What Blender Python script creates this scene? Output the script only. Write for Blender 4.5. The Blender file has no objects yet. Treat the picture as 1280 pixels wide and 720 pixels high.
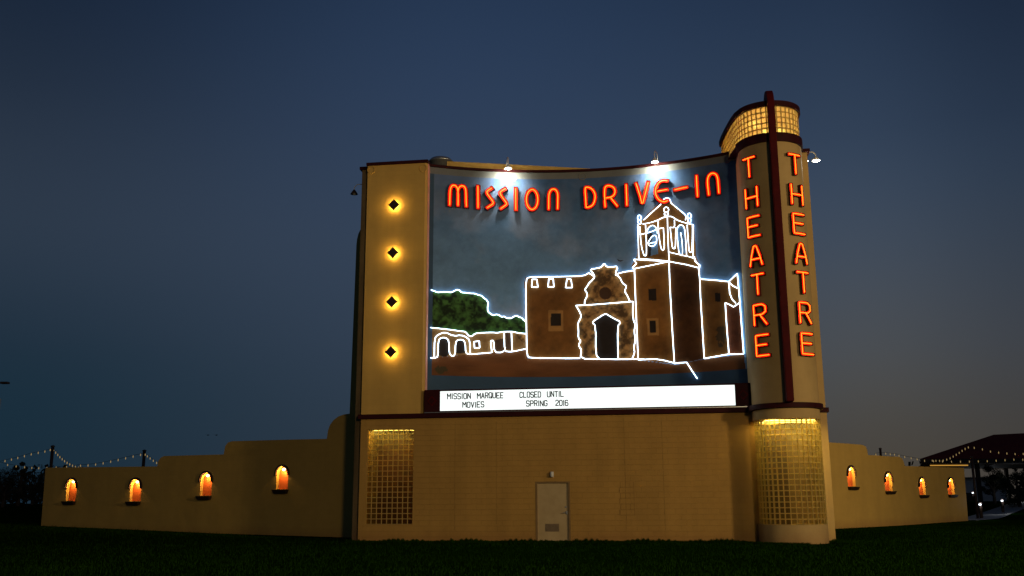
import bpy, math, random
import numpy as np
from mathutils import Vector, Matrix
from mathutils.geometry import tessellate_polygon
random.seed(7); rng = np.random.default_rng(7)
sc = bpy.context.scene; col = sc.collection
PI = math.pi
# ------------------------------------------------------------------ camera model (35 mm lens, tilted up)
FPX, TP, ROLL, EYE = 1226.0, 0.217, 0.0055, 1.5
p = math.atan(TP)
F = np.array([0, math.cos(p), math.sin(p)]); R0 = np.array([1., 0, 0]); U0 = np.array([0, -math.sin(p), math.cos(p)])
R = R0*math.cos(ROLL)-U0*math.sin(ROLL); U = U0*math.cos(ROLL)+R0*math.sin(ROLL); CAM = np.array([0, 0, EYE])
def ray(x, y): return F+R*(x-640)/FPX+U*(360-y)/FPX
def at(x, y, Y):
    "world point seen at photo position x, y whose depth is Y metres"
    d = ray(x, y); return CAM+d*(Y/d[1])
cam = bpy.data.cameras.new('camera'); co = bpy.data.objects.new('camera', cam); col.objects.link(co)
cam.sensor_width = 36; cam.lens = 36*FPX/1280; cam.clip_end = 3000; cam.clip_start = .1
m = Matrix(((R[0], U[0], -F[0], 0), (R[1], U[1], -F[1], 0), (R[2], U[2], -F[2], EYE), (0, 0, 0, 1)))
co.matrix_world = m; sc.camera = co
# ------------------------------------------------------------------ building frame: x along the front, y towards the back
A = np.array([-5.93, 38.54, 0.]); YAW = math.radians(-8.44)
class Frame:
    def __init__(s, o, yaw):
        s.o = np.array(o, float); s.yaw = yaw
        s.u = np.array([math.cos(yaw), math.sin(yaw), 0]); s.b = np.array([-math.sin(yaw), math.cos(yaw), 0])
    def loc(s, P): v = np.array(P)-s.o; return np.array([v@s.u, v@s.b, v[2]])
    def W(s, l): return s.o+s.u*l[0]+s.b*l[1]+np.array([0, 0, l[2]])
    def lray(s, x, y):
        d = ray(x, y); c = CAM-s.o
        return np.array([c@s.u, c@s.b, c[2]]), np.array([d@s.u, d@s.b, d[2]])
    def ony(s, x, y, yy=0.):
        o, d = s.lray(x, y); return o+d*(yy-o[1])/d[1]
    def oncyl(s, x, y, cx, cy, r, far=False):
        o, d = s.lray(x, y); ox, oy = o[0]-cx, o[1]-cy
        a = d[0]**2+d[1]**2; bb = 2*(ox*d[0]+oy*d[1]); c = ox*ox+oy*oy-r*r
        D = max(bb*bb-4*a*c, 0)
        t = (-bb+(1 if far else -1)*D**.5)/(2*a); return o+d*t
FB = Frame(A, YAW)
# ------------------------------------------------------------------ helpers
def srgb(r, g, b):
    f = lambda v: ((v/255+.055)/1.055)**2.4 if v/255 > .04045 else v/255/12.92
    return (f(r), f(g), f(b))
def link(o, parent=None):
    col.objects.link(o)
    if parent: o.parent = parent
    return o
def tag(o, label=None, cat=None, group=None, kind=None):
    for k, v in (('label', label), ('category', cat), ('group', group), ('kind', kind)):
        if v: o[k] = v
    return o
def empty(name, loc=(0, 0, 0), rz=0.):
    o = bpy.data.objects.new(name, None); o.location = [float(v) for v in loc]; o.rotation_euler = (0, 0, rz)
    o.empty_display_size = .3; return link(o)
def copy_tree(o, parent=None):
    c = o.copy(); link(c, parent)
    for ch in list(o.children): copy_tree(ch, c)
    return c
class MB:
    def __init__(s): s.v = []; s.f = []
    def add(s, vs, fs):
        n = len(s.v); s.v += [tuple(float(c) for c in q) for q in vs]; s.f += [tuple(i+n for i in f) for f in fs]; return s
    def box(s, x0, x1, y0, y1, z0, z1):
        vs = [(x, y, z) for z in (z0, z1) for y in (y0, y1) for x in (x0, x1)]
        return s.add(vs, [(0, 2, 3, 1), (4, 5, 7, 6), (0, 1, 5, 4), (1, 3, 7, 5), (3, 2, 6, 7), (2, 0, 4, 6)])
    def prism(s, outline, y0, y1, holes=(), back=True):
        "outline and holes in x,z; extruded along y"
        loops = [outline]+list(holes)
        tris = tessellate_polygon([[Vector((q[0], q[1], 0)) for q in L] for L in loops])
        pts = [q for L in loops for q in L]; n = len(pts)
        vs = [(q[0], y0, q[1]) for q in pts]+[(q[0], y1, q[1]) for q in pts]
        fs = [tuple(t) for t in tris]
        if back: fs += [tuple(i+n for i in reversed(t)) for t in tris]
        k = 0
        for L in loops:
            for i in range(len(L)):
                a, b2 = k+i, k+(i+1) % len(L); fs.append((a, b2, b2+n, a+n))
            k += len(L)
        return s.add(vs, fs)
    def slab(s, plan, z0, z1):
        "plan outline in x,y extruded along z"
        n = len(plan); tris = tessellate_polygon([[Vector((q[0], q[1], 0)) for q in plan]])
        vs = [(q[0], q[1], z0) for q in plan]+[(q[0], q[1], z1) for q in plan]
        fs = [tuple(t) for t in tris]+[tuple(i+n for i in t) for t in tris]
        fs += [(i, (i+1) % n, (i+1) % n+n, i+n) for i in range(n)]
        return s.add(vs, fs)
    def wallstrip(s, path, t, z0, z1):
        "open plan path thickened by t"
        path = [np.array(q[:2], float) for q in path]; L = []; Rr = []
        for i, q in enumerate(path):
            a = path[max(i-1, 0)]; b2 = path[min(i+1, len(path)-1)]; d = (b2-a)/np.linalg.norm(b2-a); nn = np.array([-d[1], d[0]])
            L.append(q-nn*t/2); Rr.append(q+nn*t/2)
        k = len(path); vs = []
        for z in (z0, z1): vs += [(q[0], q[1], z) for q in L]+[(q[0], q[1], z) for q in Rr]
        fs = []
        for i in range(k-1):
            fs += [(i, i+1, 2*k+i+1, 2*k+i), (k+i+1, k+i, 3*k+i, 3*k+i+1), (2*k+i, 2*k+i+1, 3*k+i+1, 3*k+i), (i+1, i, k+i, k+i+1)]
        fs += [(0, 2*k, 3*k, k), (k-1, 2*k-1, 4*k-1, 3*k-1)]
        return s.add(vs, fs)
    def tube(s, pts, r, n=8, cap=True, rr=None):
        pts = [np.array(q, float) for q in pts]; q2 = [pts[0]]
        for q in pts[1:]:
            if np.linalg.norm(q-q2[-1]) > 1e-5: q2.append(q)
        pts = q2
        if len(pts) < 2: return s
        up = np.array([.13, .97, .21]); base = len(s.v); vs = []
        for i, q in enumerate(pts):
            a = pts[max(i-1, 0)]; b2 = pts[min(i+1, len(pts)-1)]; t = b2-a
            if np.linalg.norm(t) < 1e-6: t = pts[i]-a
            t = t/np.linalg.norm(t)
            e1 = up-t*(up@t)
            if np.linalg.norm(e1) < .1: e1 = np.array([1., 0, 0])-t*t[0]
            e1 /= np.linalg.norm(e1); e2 = np.cross(t, e1); rad = rr[i] if rr else r
            for k in range(n):
                an = 2*PI*k/n; vs.append(q+(e1*math.cos(an)+e2*math.sin(an))*rad)
        fs = []
        for i in range(len(pts)-1):
            for k in range(n):
                a, b2 = i*n+k, i*n+(k+1) % n; fs.append((a, b2, b2+n, a+n))
        if cap: fs += [tuple(range(n))[::-1], tuple(range((len(pts)-1)*n, len(pts)*n))]
        return s.add(vs, fs)
    def lathe(s, prof, c, n=12, axis=None):
        "prof list of (r, z); revolved about z at c"
        vs = []; fs = []
        for r_, z_ in prof:
            for k in range(n): vs.append((c[0]+r_*math.cos(2*PI*k/n), c[1]+r_*math.sin(2*PI*k/n), c[2]+z_))
        for i in range(len(prof)-1):
            for k in range(n):
                a, b2 = i*n+k, i*n+(k+1) % n; fs.append((a, b2, b2+n, a+n))
        fs += [tuple(range(n))[::-1], tuple(range((len(prof)-1)*n, len(prof)*n))]
        return s.add(vs, fs)
    def build(s, name, mat, parent=None, smooth=False, bevel=0.):
        me = bpy.data.meshes.new(name); me.from_pydata(s.v, [], s.f); me.materials.append(mat); me.update()
        if smooth: me.polygons.foreach_set('use_smooth', [True]*len(me.polygons))
        o = bpy.data.objects.new(name, me); link(o, parent)
        if bevel:
            b2 = o.modifiers.new('bevel', 'BEVEL'); b2.width = bevel; b2.segments = 2; b2.limit_method = 'ANGLE'
        return o
def fixn(o):
    import bmesh
    bm = bmesh.new(); bm.from_mesh(o.data); bmesh.ops.recalc_face_normals(bm, faces=bm.faces); bm.to_mesh(o.data); bm.free(); return o
# ------------------------------------------------------------------ materials
def newmat(name):
    mt = bpy.data.materials.new(name); mt.use_nodes = True; nt = mt.node_tree
    return mt, nt, nt.nodes['Principled BSDF']
def N(nt, t, **kw):
    n = nt.nodes.new(t)
    for k, v in kw.items():
        if k in n.inputs: n.inputs[k].default_value = v
        else: setattr(n, k, v)
    return n
def surf(name, c1, c2=None, rough=.8, scale=3., bump=0., bscale=30., metal=0., detail=5., spec=.3):
    mt, nt, b = newmat(name); L = nt.links.new
    b.inputs['Roughness'].default_value = rough; b.inputs['Metallic'].default_value = metal; b.inputs['Specular IOR Level'].default_value = spec
    tc = N(nt, 'ShaderNodeTexCoord'); n1 = N(nt, 'ShaderNodeTexNoise', Scale=scale, Detail=detail, Roughness=.65); L(tc.outputs['Object'], n1.inputs['Vector'])
    c2 = c2 or tuple(v*.75 for v in c1)
    rp = N(nt, 'ShaderNodeValToRGB'); rp.color_ramp.elements[0].position = .32; rp.color_ramp.elements[1].position = .68
    rp.color_ramp.elements[0].color = (*c2, 1); rp.color_ramp.elements[1].color = (*c1, 1)
    L(n1.outputs['Fac'], rp.inputs['Fac']); L(rp.outputs['Color'], b.inputs['Base Color'])
    if bump:
        n2 = N(nt, 'ShaderNodeTexNoise', Scale=bscale, Detail=4.); L(tc.outputs['Object'], n2.inputs['Vector'])
        bp = N(nt, 'ShaderNodeBump', Strength=.7, Distance=bump); L(n2.outputs['Fac'], bp.inputs['Height']); L(bp.outputs['Normal'], b.inputs['Normal'])
    return mt
def blockwall(name, c1, c2, mortar=.010, dist=.005, streak=.35, bw=.40, rh=.20, cyl=None):
    "painted masonry: running bond relief, blotches, rain streaks and soil near the ground"
    mt, nt, b = newmat(name); L = nt.links.new
    b.inputs['Roughness'].default_value = .75; b.inputs['Specular IOR Level'].default_value = .25
    tc = N(nt, 'ShaderNodeTexCoord'); sx = N(nt, 'ShaderNodeSeparateXYZ'); L(tc.outputs['Object'], sx.inputs[0])
    cb = N(nt, 'ShaderNodeCombineXYZ'); L(sx.outputs['X'], cb.inputs['X']); L(sx.outputs['Z'], cb.inputs['Y'])
    br = N(nt, 'ShaderNodeTexBrick', Scale=1.); br.offset = .5
    br.inputs['Brick Width'].default_value = bw; br.inputs['Row Height'].default_value = rh; br.inputs['Mortar Size'].default_value = mortar; br.inputs['Mortar Smooth'].default_value = .4
    br.inputs['Color1'].default_value = (.965, .965, .965, 1); br.inputs['Color2'].default_value = (1, 1, 1, 1); br.inputs['Mortar'].default_value = (.95, .95, .95, 1)
    wn = N(nt, 'ShaderNodeTexNoise', Scale=2.3, Detail=3.); L(cb.outputs[0], wn.inputs['Vector'])
    sc_ = N(nt, 'ShaderNodeVectorMath', operation='SCALE'); sc_.inputs['Scale'].default_value = .03; L(wn.outputs['Color'], sc_.inputs[0])
    ad = N(nt, 'ShaderNodeVectorMath', operation='ADD'); L(cb.outputs[0], ad.inputs[0]); L(sc_.outputs[0], ad.inputs[1]); L(ad.outputs[0], br.inputs['Vector'])
    n1 = N(nt, 'ShaderNodeTexNoise', Scale=.7, Detail=7., Roughness=.7); L(tc.outputs['Object'], n1.inputs['Vector'])
    rp = N(nt, 'ShaderNodeValToRGB'); rp.color_ramp.elements[0].position = .3; rp.color_ramp.elements[1].position = .65
    rp.color_ramp.elements[0].color = (*c2, 1); rp.color_ramp.elements[1].color = (*c1, 1); L(n1.outputs['Fac'], rp.inputs['Fac'])
    # vertical streaks
    mp = N(nt, 'ShaderNodeMapping'); mp.inputs['Scale'].default_value = (1.9, 1.9, .3); L(tc.outputs['Object'], mp.inputs['Vector'])
    n2 = N(nt, 'ShaderNodeTexNoise', Scale=1., Detail=5.); L(mp.outputs[0], n2.inputs['Vector'])
    r2 = N(nt, 'ShaderNodeMapRange'); r2.inputs['From Min'].default_value = .35; r2.inputs['From Max'].default_value = .6; r2.inputs['To Min'].default_value = 1-streak; r2.inputs['To Max'].default_value = 1.
    L(n2.outputs['Fac'], r2.inputs['Value'])
    m1 = N(nt, 'ShaderNodeVectorMath', operation='SCALE'); L(rp.outputs['Color'], m1.inputs[0]); L(r2.outputs[0], m1.inputs['Scale'])
    m2 = N(nt, 'ShaderNodeVectorMath', operation='MULTIPLY'); L(m1.outputs[0], m2.inputs[0]); L(br.outputs['Color'], m2.inputs[1])
    # reddish soil splashed on the lowest courses
    r3 = N(nt, 'ShaderNodeMapRange'); r3.inputs['From Min'].default_value = .05; r3.inputs['From Max'].default_value = .75; r3.inputs['To Min'].default_value = .55; r3.inputs['To Max'].default_value = 0.
    nz = N(nt, 'ShaderNodeMath', operation='ADD'); L(sx.outputs['Z'], nz.inputs[0]); nm = N(nt, 'ShaderNodeMath', operation='MULTIPLY'); L(n1.outputs['Fac'], nm.inputs[0]); nm.inputs[1].default_value = .5; L(nm.outputs[0], nz.inputs[1]); L(nz.outputs[0], r3.inputs['Value'])
    mx = N(nt, 'ShaderNodeMix', data_type='RGBA'); L(r3.outputs[0], mx.inputs['Factor']); L(m2.outputs[0], mx.inputs[6]); mx.inputs[7].default_value = (.26, .10, .04, 1)
    L(mx.outputs[2], b.inputs['Base Color'])
    n3 = N(nt, 'ShaderNodeTexNoise', Scale=38., Detail=4.); L(tc.outputs['Object'], n3.inputs['Vector'])
    b1 = N(nt, 'ShaderNodeBump', Strength=.5, Distance=.006); L(n3.outputs['Fac'], b1.inputs['Height'])
    iv = N(nt, 'ShaderNodeMath', operation='SUBTRACT'); iv.inputs[0].default_value = 1.; L(br.outputs['Fac'], iv.inputs[1])
    b2 = N(nt, 'ShaderNodeBump', Strength=1., Distance=dist); L(iv.outputs[0], b2.inputs['Height']); L(b1.outputs['Normal'], b2.inputs['Normal'])
    # panels not perfectly flat
    n4 = N(nt, 'ShaderNodeTexNoise', Scale=.9, Detail=2.); L(tc.outputs['Object'], n4.inputs['Vector'])
    b3 = N(nt, 'ShaderNodeBump', Strength=.6, Distance=.05); L(n4.outputs['Fac'], b3.inputs['Height']); L(b2.outputs['Normal'], b3.inputs['Normal'])
    L(b3.outputs['Normal'], b.inputs['Normal'])
    return mt
def glow(name, c, s):
    mt, nt, b = newmat(name); b.inputs['Base Color'].default_value = (.02, .02, .02, 1)
    b.inputs['Emission Color'].default_value = (*c, 1); b.inputs['Emission Strength'].default_value = s
    return mt
TAN = (.48, .272, .064); TAN2 = (.42, .236, .055)
M = {}
M['wall'] = blockwall('painted_block_wall', TAN, TAN2, streak=.10)
M['pylon'] = blockwall('painted_pylon_wall', (.66, .41, .105), (.60, .37, .095), mortar=.008, dist=.003, streak=.08)
M['wing'] = blockwall('painted_wing_wall', (.55, .345, .08), (.49, .31, .072), mortar=.006, dist=.0025, streak=.05)
M['stucco'] = blockwall('stucco_tower', (.56, .38, .15), (.48, .32, .12), mortar=.0, dist=.0, streak=.08)
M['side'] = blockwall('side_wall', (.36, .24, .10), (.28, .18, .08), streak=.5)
M['maroon'] = surf('maroon_trim', (.045, .007, .009), (.03, .005, .006), .6, 4., .002, spec=.1)
M['darkred'] = surf('dark_red_fin', (.08, .005, .006), (.055, .004, .005), .6, 3., .002, spec=.08)
M['letter_body'] = surf('letter_red_enamel', (.75, .035, .012), (.65, .03, .01), .4, 6.)
M['letter_side'] = surf('letter_side_enamel', (.10, .010, .008), (.07, .008, .006), .5, 6.)
M['neon_red'] = glow('neon_orange', (1, .072, .0042), 9.)
M['neon_white'] = glow('neon_white', (.62, .82, 1.), 6.5)
M['lightbox'] = glow('marquee_face', (.93, 1., .97), 1.25)
M['black'] = surf('black_paint', (.02, .018, .016), None, .5, 5.)
M['bronze'] = surf('bronze_plate', (.05, .03, .022), (.03, .018, .014), .4, 12., .002)
M['marqletter'] = surf('black_marquee_letter', (.07, .10, .10), None, .5, 5.)
M['steel'] = surf('brushed_steel', (.55, .55, .52), (.42, .42, .4), .35, 20., 0., metal=.8)
M['white_metal'] = surf('white_metal', (.7, .7, .66), (.6, .6, .56), .45, 9.)
M['door'] = surf('painted_door', (.50, .37, .19), (.43, .31, .15), .55, 2.5, .001, 60.)
M['louvre'] = surf('louvre_metal', (.24, .17, .10), None, .6, 9.)
M['roof'] = surf('grey_roofing', (.12, .11, .10), None, .9, 3., .01)
M['mortar'] = surf('glass_block_mortar', (.62, .50, .24), (.5, .4, .2), .8, 20.)
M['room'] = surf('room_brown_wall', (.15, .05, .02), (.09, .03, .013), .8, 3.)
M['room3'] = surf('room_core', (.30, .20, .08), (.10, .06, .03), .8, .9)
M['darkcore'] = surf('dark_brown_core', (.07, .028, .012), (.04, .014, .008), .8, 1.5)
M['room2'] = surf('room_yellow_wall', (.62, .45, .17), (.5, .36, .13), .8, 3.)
M['lampglow'] = glow('warm_lamp_glass', (1, .72, .25), .8)
M['halo'] = glow('halo_lamp', (1, .64, .16), 80.)
M['bulb'] = glow('white_bulb', (1, .97, .8), 40.)
M['bulb_warm'] = glow('string_bulb', (1, .68, .26), .30)
M['nichebulb'] = glow('niche_bulb', (1, .78, .36), 5.)
M['niche'] = surf('niche_terracotta', (.62, .135, .03), (.5, .10, .022), .7, 6., .004)
M['nicheside'] = surf('niche_side', (.62, .30, .08), (.5, .24, .06), .7, 6., .004)
M['ringm'] = surf('ring_metal', (.17, .10, .035), None, .6)
M['iron'] = surf('dark_iron', (.035, .02, .015), None, .5, 9.)
M['terra_roof'] = surf('maroon_roof_metal', (.30, .05, .04), (.24, .038, .03), 1., 2., spec=0.)
M['darkwood'] = surf('dark_timber', (.05, .035, .025), None, .7, 4.)
M['path'] = surf('pale_gravel_path', (.34, .32, .29), (.26, .24, .22), .9, 4., .01)
M['asphalt'] = surf('asphalt', (.10, .095, .09), (.06, .058, .055), .9, 3., .005)
def glassmat(name, tint, mixd):
    mt, nt, b = newmat(name); L = nt.links.new
    out = nt.nodes['Material Output']; nt.nodes.remove(b)
    g = N(nt, 'ShaderNodeBsdfGlass', IOR=1.2, Roughness=.12); g.inputs['Color'].default_value = (*tint, 1)
    t = N(nt, 'ShaderNodeBsdfTranslucent'); t.inputs['Color'].default_value = (*tint, 1)
    tc = N(nt, 'ShaderNodeTexCoord'); n = N(nt, 'ShaderNodeTexNoise', Scale=14., Detail=2.); L(tc.outputs['Object'], n.inputs['Vector'])
    bp = N(nt, 'ShaderNodeBump', Strength=.06, Distance=.01); L(n.outputs['Fac'], bp.inputs['Height']); L(bp.outputs['Normal'], g.inputs['Normal'])
    mx = N(nt, 'ShaderNodeMixShader'); mx.inputs[0].default_value = mixd; L(g.outputs[0], mx.inputs[1]); L(t.outputs[0], mx.inputs[2]); L(mx.outputs[0], out.inputs['Surface'])
    return mt
M['glass'] = glassmat('glass_block', (.92, .86, .62), .07); M['lantglass'] = glassmat('lantern_glass_block', (.97, .90, .60), .62)
M['lantmortar'] = surf('lantern_mortar', (.55, .42, .18), (.32, .22, .08), .8, 20.)
def mortarmat():
    mt, nt, b = newmat('lit_mortar'); L = nt.links.new; out = nt.nodes['Material Output']
    b.inputs['Base Color'].default_value = (.62, .52, .26, 1); b.inputs['Roughness'].default_value = .8
    t = N(nt, 'ShaderNodeBsdfTranslucent'); t.inputs['Color'].default_value = (.98, .86, .42, 1)
    mx = N(nt, 'ShaderNodeMixShader'); mx.inputs[0].default_value = .75; L(b.outputs[0], mx.inputs[1]); L(t.outputs[0], mx.inputs[2]); L(mx.outputs[0], out.inputs['Surface'])
    return mt
M['litmortar'] = mortarmat()
# ------------------------------------------------------------------ world: dusk sky
w = bpy.data.worlds.new('World'); sc.world = w; w.use_nodes = True; nt = w.node_tree; L = nt.links.new
bg = nt.nodes['Background']; tc = N(nt, 'ShaderNodeTexCoord'); nrm = N(nt, 'ShaderNodeVectorMath', operation='NORMALIZE'); L(tc.outputs['Generated'], nrm.inputs[0])
sx = N(nt, 'ShaderNodeSeparateXYZ'); L(nrm.outputs[0], sx.inputs[0])
el = N(nt, 'ShaderNodeMath', operation='ARCSINE'); L(sx.outputs['Z'], el.inputs[0])
elr = N(nt, 'ShaderNodeMapRange'); elr.inputs['From Min'].default_value = 0.; elr.inputs['From Max'].default_value = math.radians(60); L(el.outputs[0], elr.inputs['Value'])
azm = N(nt, 'ShaderNodeMath', operation='ARCTAN2'); L(sx.outputs['X'], azm.inputs[0]); L(sx.outputs['Y'], azm.inputs[1])
def skyramp(stops):
    r_ = N(nt, 'ShaderNodeValToRGB'); cr = r_.color_ramp; cr.interpolation = 'B_SPLINE'
    while len(cr.elements) < len(stops): cr.elements.new(.5)
    for e, (d, c) in zip(cr.elements, stops): e.position = d/60; e.color = (*srgb(*c), 1)
    L(elr.outputs[0], r_.inputs['Fac']); return r_
SL = skyramp([(0, (23, 42, 56)), (5, (24, 46, 60)), (9, (31, 47, 62)), (15, (49, 61, 77)), (22, (33, 45, 62)), (30, (19, 33, 54)), (60, (14, 22, 42))])
SM = skyramp([(0, (44, 54, 66)), (5, (46, 59, 74)), (9, (50, 63, 80)), (15, (54, 68, 88)), (22, (47, 64, 90)), (30, (36, 54, 80)), (60, (18, 28, 52))])
SX = skyramp([(0, (66, 60, 54)), (4, (64, 62, 60)), (8, (62, 66, 72)), (15, (48, 61, 78)), (20, (40, 54, 74)), (30, (17, 30, 51)), (60, (12, 20, 40))])
SR = skyramp([(0, (70, 64, 56)), (4, (74, 71, 66)), (8, (76, 79, 82)), (14, (64, 76, 92)), (20, (50, 66, 88)), (30, (28, 44, 68)), (60, (14, 22, 42))])
def mr(a, b2):
    q = N(nt, 'ShaderNodeMapRange', interpolation_type='SMOOTHSTEP'); q.inputs['From Min'].default_value = math.radians(a); q.inputs['From Max'].default_value = math.radians(b2); L(azm.outputs[0], q.inputs['Value']); return q
m1 = N(nt, 'ShaderNodeMix', data_type='RGBA'); L(mr(-30, -2).outputs[0], m1.inputs['Factor']); L(SL.outputs[0], m1.inputs[6]); L(SM.outputs[0], m1.inputs[7])
m2 = N(nt, 'ShaderNodeMix', data_type='RGBA'); L(mr(-2, 22).outputs[0], m2.inputs['Factor']); L(m1.outputs[2], m2.inputs[6]); L(SR.outputs[0], m2.inputs[7])
m3 = N(nt, 'ShaderNodeMix', data_type='RGBA'); L(mr(19, 30).outputs[0], m3.inputs['Factor']); L(m2.outputs[2], m3.inputs[6]); L(SX.outputs[0], m3.inputs[7])
L(m3.outputs[2], bg.inputs['Color']); bg.inputs['Strength'].default_value = 1.
# ------------------------------------------------------------------ ground
def gh(x, y):
    x = np.asarray(x, float); y = np.asarray(y, float)
    s = lambda t: np.clip(t, 0, 1)**2*(3-2*np.clip(t, 0, 1))
    t = np.clip((-x-7)/16.5, 0, 1.15)*s((y-36)/7)
    far = s((-x-20)/20)*s((y-54)/50)*1.0
    rt = s((x-18)/12)*s((y-48)/14)*.08
    r2 = 1.1*s((x-31)/16)*s((y-62)/25)
    return .36*t+far+rt+r2
xs = np.concatenate([np.linspace(-900, -60, 15), np.linspace(-50, 60, 141), np.linspace(80, 900, 15)]); ys = np.concatenate([np.linspace(-200, 0, 6), np.linspace(4, 130, 140), np.linspace(160, 1500, 16)])
X, Y = np.meshgrid(xs, ys); Z = gh(X, Y)+.03*np.sin(X*.35+1)*np.sin(Y*.27)*(np.abs(X) < 60)*0.4
nx, ny = len(xs), len(ys); g = MB(); g.v = list(map(tuple, np.stack([X.ravel(), Y.ravel(), Z.ravel()], 1)))
g.f = [(j*nx+i, j*nx+i+1, (j+1)*nx+i+1, (j+1)*nx+i) for j in range(ny-1) for i in range(nx-1)]
def lawnmat():
    mt, nt, b = newmat('lawn_soil'); L = nt.links.new; b.inputs['Roughness'].default_value = .95; b.inputs['Specular IOR Level'].default_value = 0.
    tc = N(nt, 'ShaderNodeTexCoord'); a = N(nt, 'ShaderNodeTexNoise', Scale=.25, Detail=6., Roughness=.7); L(tc.outputs['Object'], a.inputs['Vector'])
    rp = N(nt, 'ShaderNodeValToRGB'); e = rp.color_ramp.elements; e[0].position = .35; e[1].position = .68; e[0].color = (.004, .019, .0005, 1); e[1].color = (.009, .030, .001, 1)
    L(a.outputs['Fac'], rp.inputs['Fac']); L(rp.outputs['Color'], b.inputs['Base Color'])
    n2 = N(nt, 'ShaderNodeTexNoise', Scale=9., Detail=8.); L(tc.outputs['Object'], n2.inputs['Vector'])
    bp = N(nt, 'ShaderNodeBump', Strength=1., Distance=.09); L(n2.outputs['Fac'], bp.inputs['Height']); L(bp.outputs['Normal'], b.inputs['Normal'])
    return mt
M['lawn'] = lawnmat()
gr = g.build('ground', M['lawn'], None, True); tag(gr, kind='structure')
M['blade'] = surf('grass_blade', (.016, .048, .0018), (.008, .026, .001), 1., .6, spec=0.)
def grass():
    n = 90000
    y = 17+rng.random(n)**1.3*38; x = (rng.random(n)-.5)*2*(y*.56+1)
    # extra blades along the foot of the walls
    k = 26000; t = rng.random(k)
    P = np.stack([A[0]+FB.u[0]*(t*18.2-.4), A[1]+FB.u[1]*(t*18.2-.4)], 1)-np.outer(rng.random(k)*.35+.03+np.where((t > .8), 1.6*np.sin(np.clip((t-.815)/.15, 0, 1)*PI)**.5, 0), FB.b[:2])
    x = np.concatenate([x, P[:, 0]]); y = np.concatenate([y, P[:, 1]]); z = gh(x, y); n = len(x)
    # keep the buildings' footprints clear
    lx = (x-A[0])*FB.u[0]+(y-A[1])*FB.u[1]; ly = (x-A[0])*FB.b[0]+(y-A[1])*FB.b[1]
    keep = ~((lx > -.4) & (lx < 17.7) & (ly > 0) & (ly < 7)); keep &= ~(((lx-16.1)**2+(ly+.55)**2) < 1.2**2)
    x, y, z = x[keep], y[keep], z[keep]; n = len(x)
    a = rng.random(n)*2*PI; h = .03+rng.random(n)*.06; near = (np.abs((x-A[0])*FB.b[0]+(y-A[1])*FB.b[1]+.2) < .3); h = np.where(near, h*(.8+1.5*np.abs(np.sin(x*7.3+np.sin(x*2.1)*3)*np.sin(x*1.37+1)*np.sin(x*17.))), h); wd = .007+rng.random(n)*.006; le = (rng.random((n, 2))-.5)*.06
    V = np.empty((n, 3, 3)); V[:, 0] = np.stack([x-np.cos(a)*wd, y-np.sin(a)*wd, z-.01], 1); V[:, 1] = np.stack([x+np.cos(a)*wd, y+np.sin(a)*wd, z-.01], 1)
    V[:, 2] = np.stack([x+le[:, 0], y+le[:, 1], z+h], 1)
    me = bpy.data.meshes.new('grass'); me.vertices.add(n*3); me.vertices.foreach_set('co', V.ravel()); me.loops.add(n*3); me.loops.foreach_set('vertex_index', np.arange(n*3, dtype=np.int32))
    me.polygons.add(n); me.polygons.foreach_set('loop_start', np.arange(0, n*3, 3, dtype=np.int32)); me.polygons.foreach_set('loop_total', np.full(n, 3, np.int32)); me.update(); me.materials.append(M['blade'])
    o = bpy.data.objects.new('grass', me); link(o); tag(o, 'short dark green lawn grass in front of the lit building', 'grass', kind='stuff')
grass()
# ------------------------------------------------------------------ the marquee building
B = empty('marquee_building', A, YAW); tag(B, 'tall tan painted block building with glass block windows, rounded corner tower and grey door', 'building')
def rect(x0, x1, z0, z1): return [(x0, z0), (x1, z0), (x1, z1), (x0, z1)]
WIN = (.28, 2.12, .65, 4.25); DOOR = (6.84, 8.14, .03, 2.20)
fixn(MB().prism([(0, -.2), (6.84, -.2), (6.84, 2.20), (8.14, 2.20), (8.14, -.2), (15.0, -.2), (15.0, 4.64), (0, 4.64)], 0, .35, [rect(*WIN)]).build('front_wall', M['wall'], B))
# body behind the front wall (side, back)
b = MB(); b.box(0, .3, .36, 6.8, -.2, 4.64); b.box(16.9, 17.2, 1.2, 6.8, -.2, 15.0); b.box(.31, 16.89, 6.5, 6.8, -.2, 15.5)
b.build('rear_wall', M['side'], B)
# ledge
fixn(MB().slab([(-.10, -.12), (14.98, -.12), (14.98, .3), (-.10, .3)], 4.65, 4.825).build('ledge', M['maroon'], B, bevel=.01))
# pylon
PT = 15.05
py_ = MB(); py_.slab([(0, 0), (2.43, 0), (2.52, .09), (2.52, .75), (0, .75)], 4.83, PT)
fixn(py_.build('pylon', M['pylon'], B))
c = MB(); c.slab([(-.05, -.06), (2.55, -.06), (2.55, .45), (-.05, .45)], PT+.004, PT+.13); fixn(c.build('pylon_cap', M['maroon'], B))
# corner edge strip, neon glow painted into its salmon colour
fixn(MB().slab([(2.522, .088), (2.545, .088), (2.545, .6), (2.522, .6)], 4.83, PT-.002).build('corner_strip', surf('neon_tint_strip', (.92, .45, .32), None, .6), B))
# pier behind the pylon, left
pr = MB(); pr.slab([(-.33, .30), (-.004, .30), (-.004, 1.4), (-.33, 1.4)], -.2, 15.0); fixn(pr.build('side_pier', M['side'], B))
c = MB(); c.slab([(-.42, .22), (-.06, .22), (-.06, 1.5), (-.42, 1.5)], 15.004, 15.12); fixn(c.build('pier_cap', M['maroon'], B))
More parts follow.
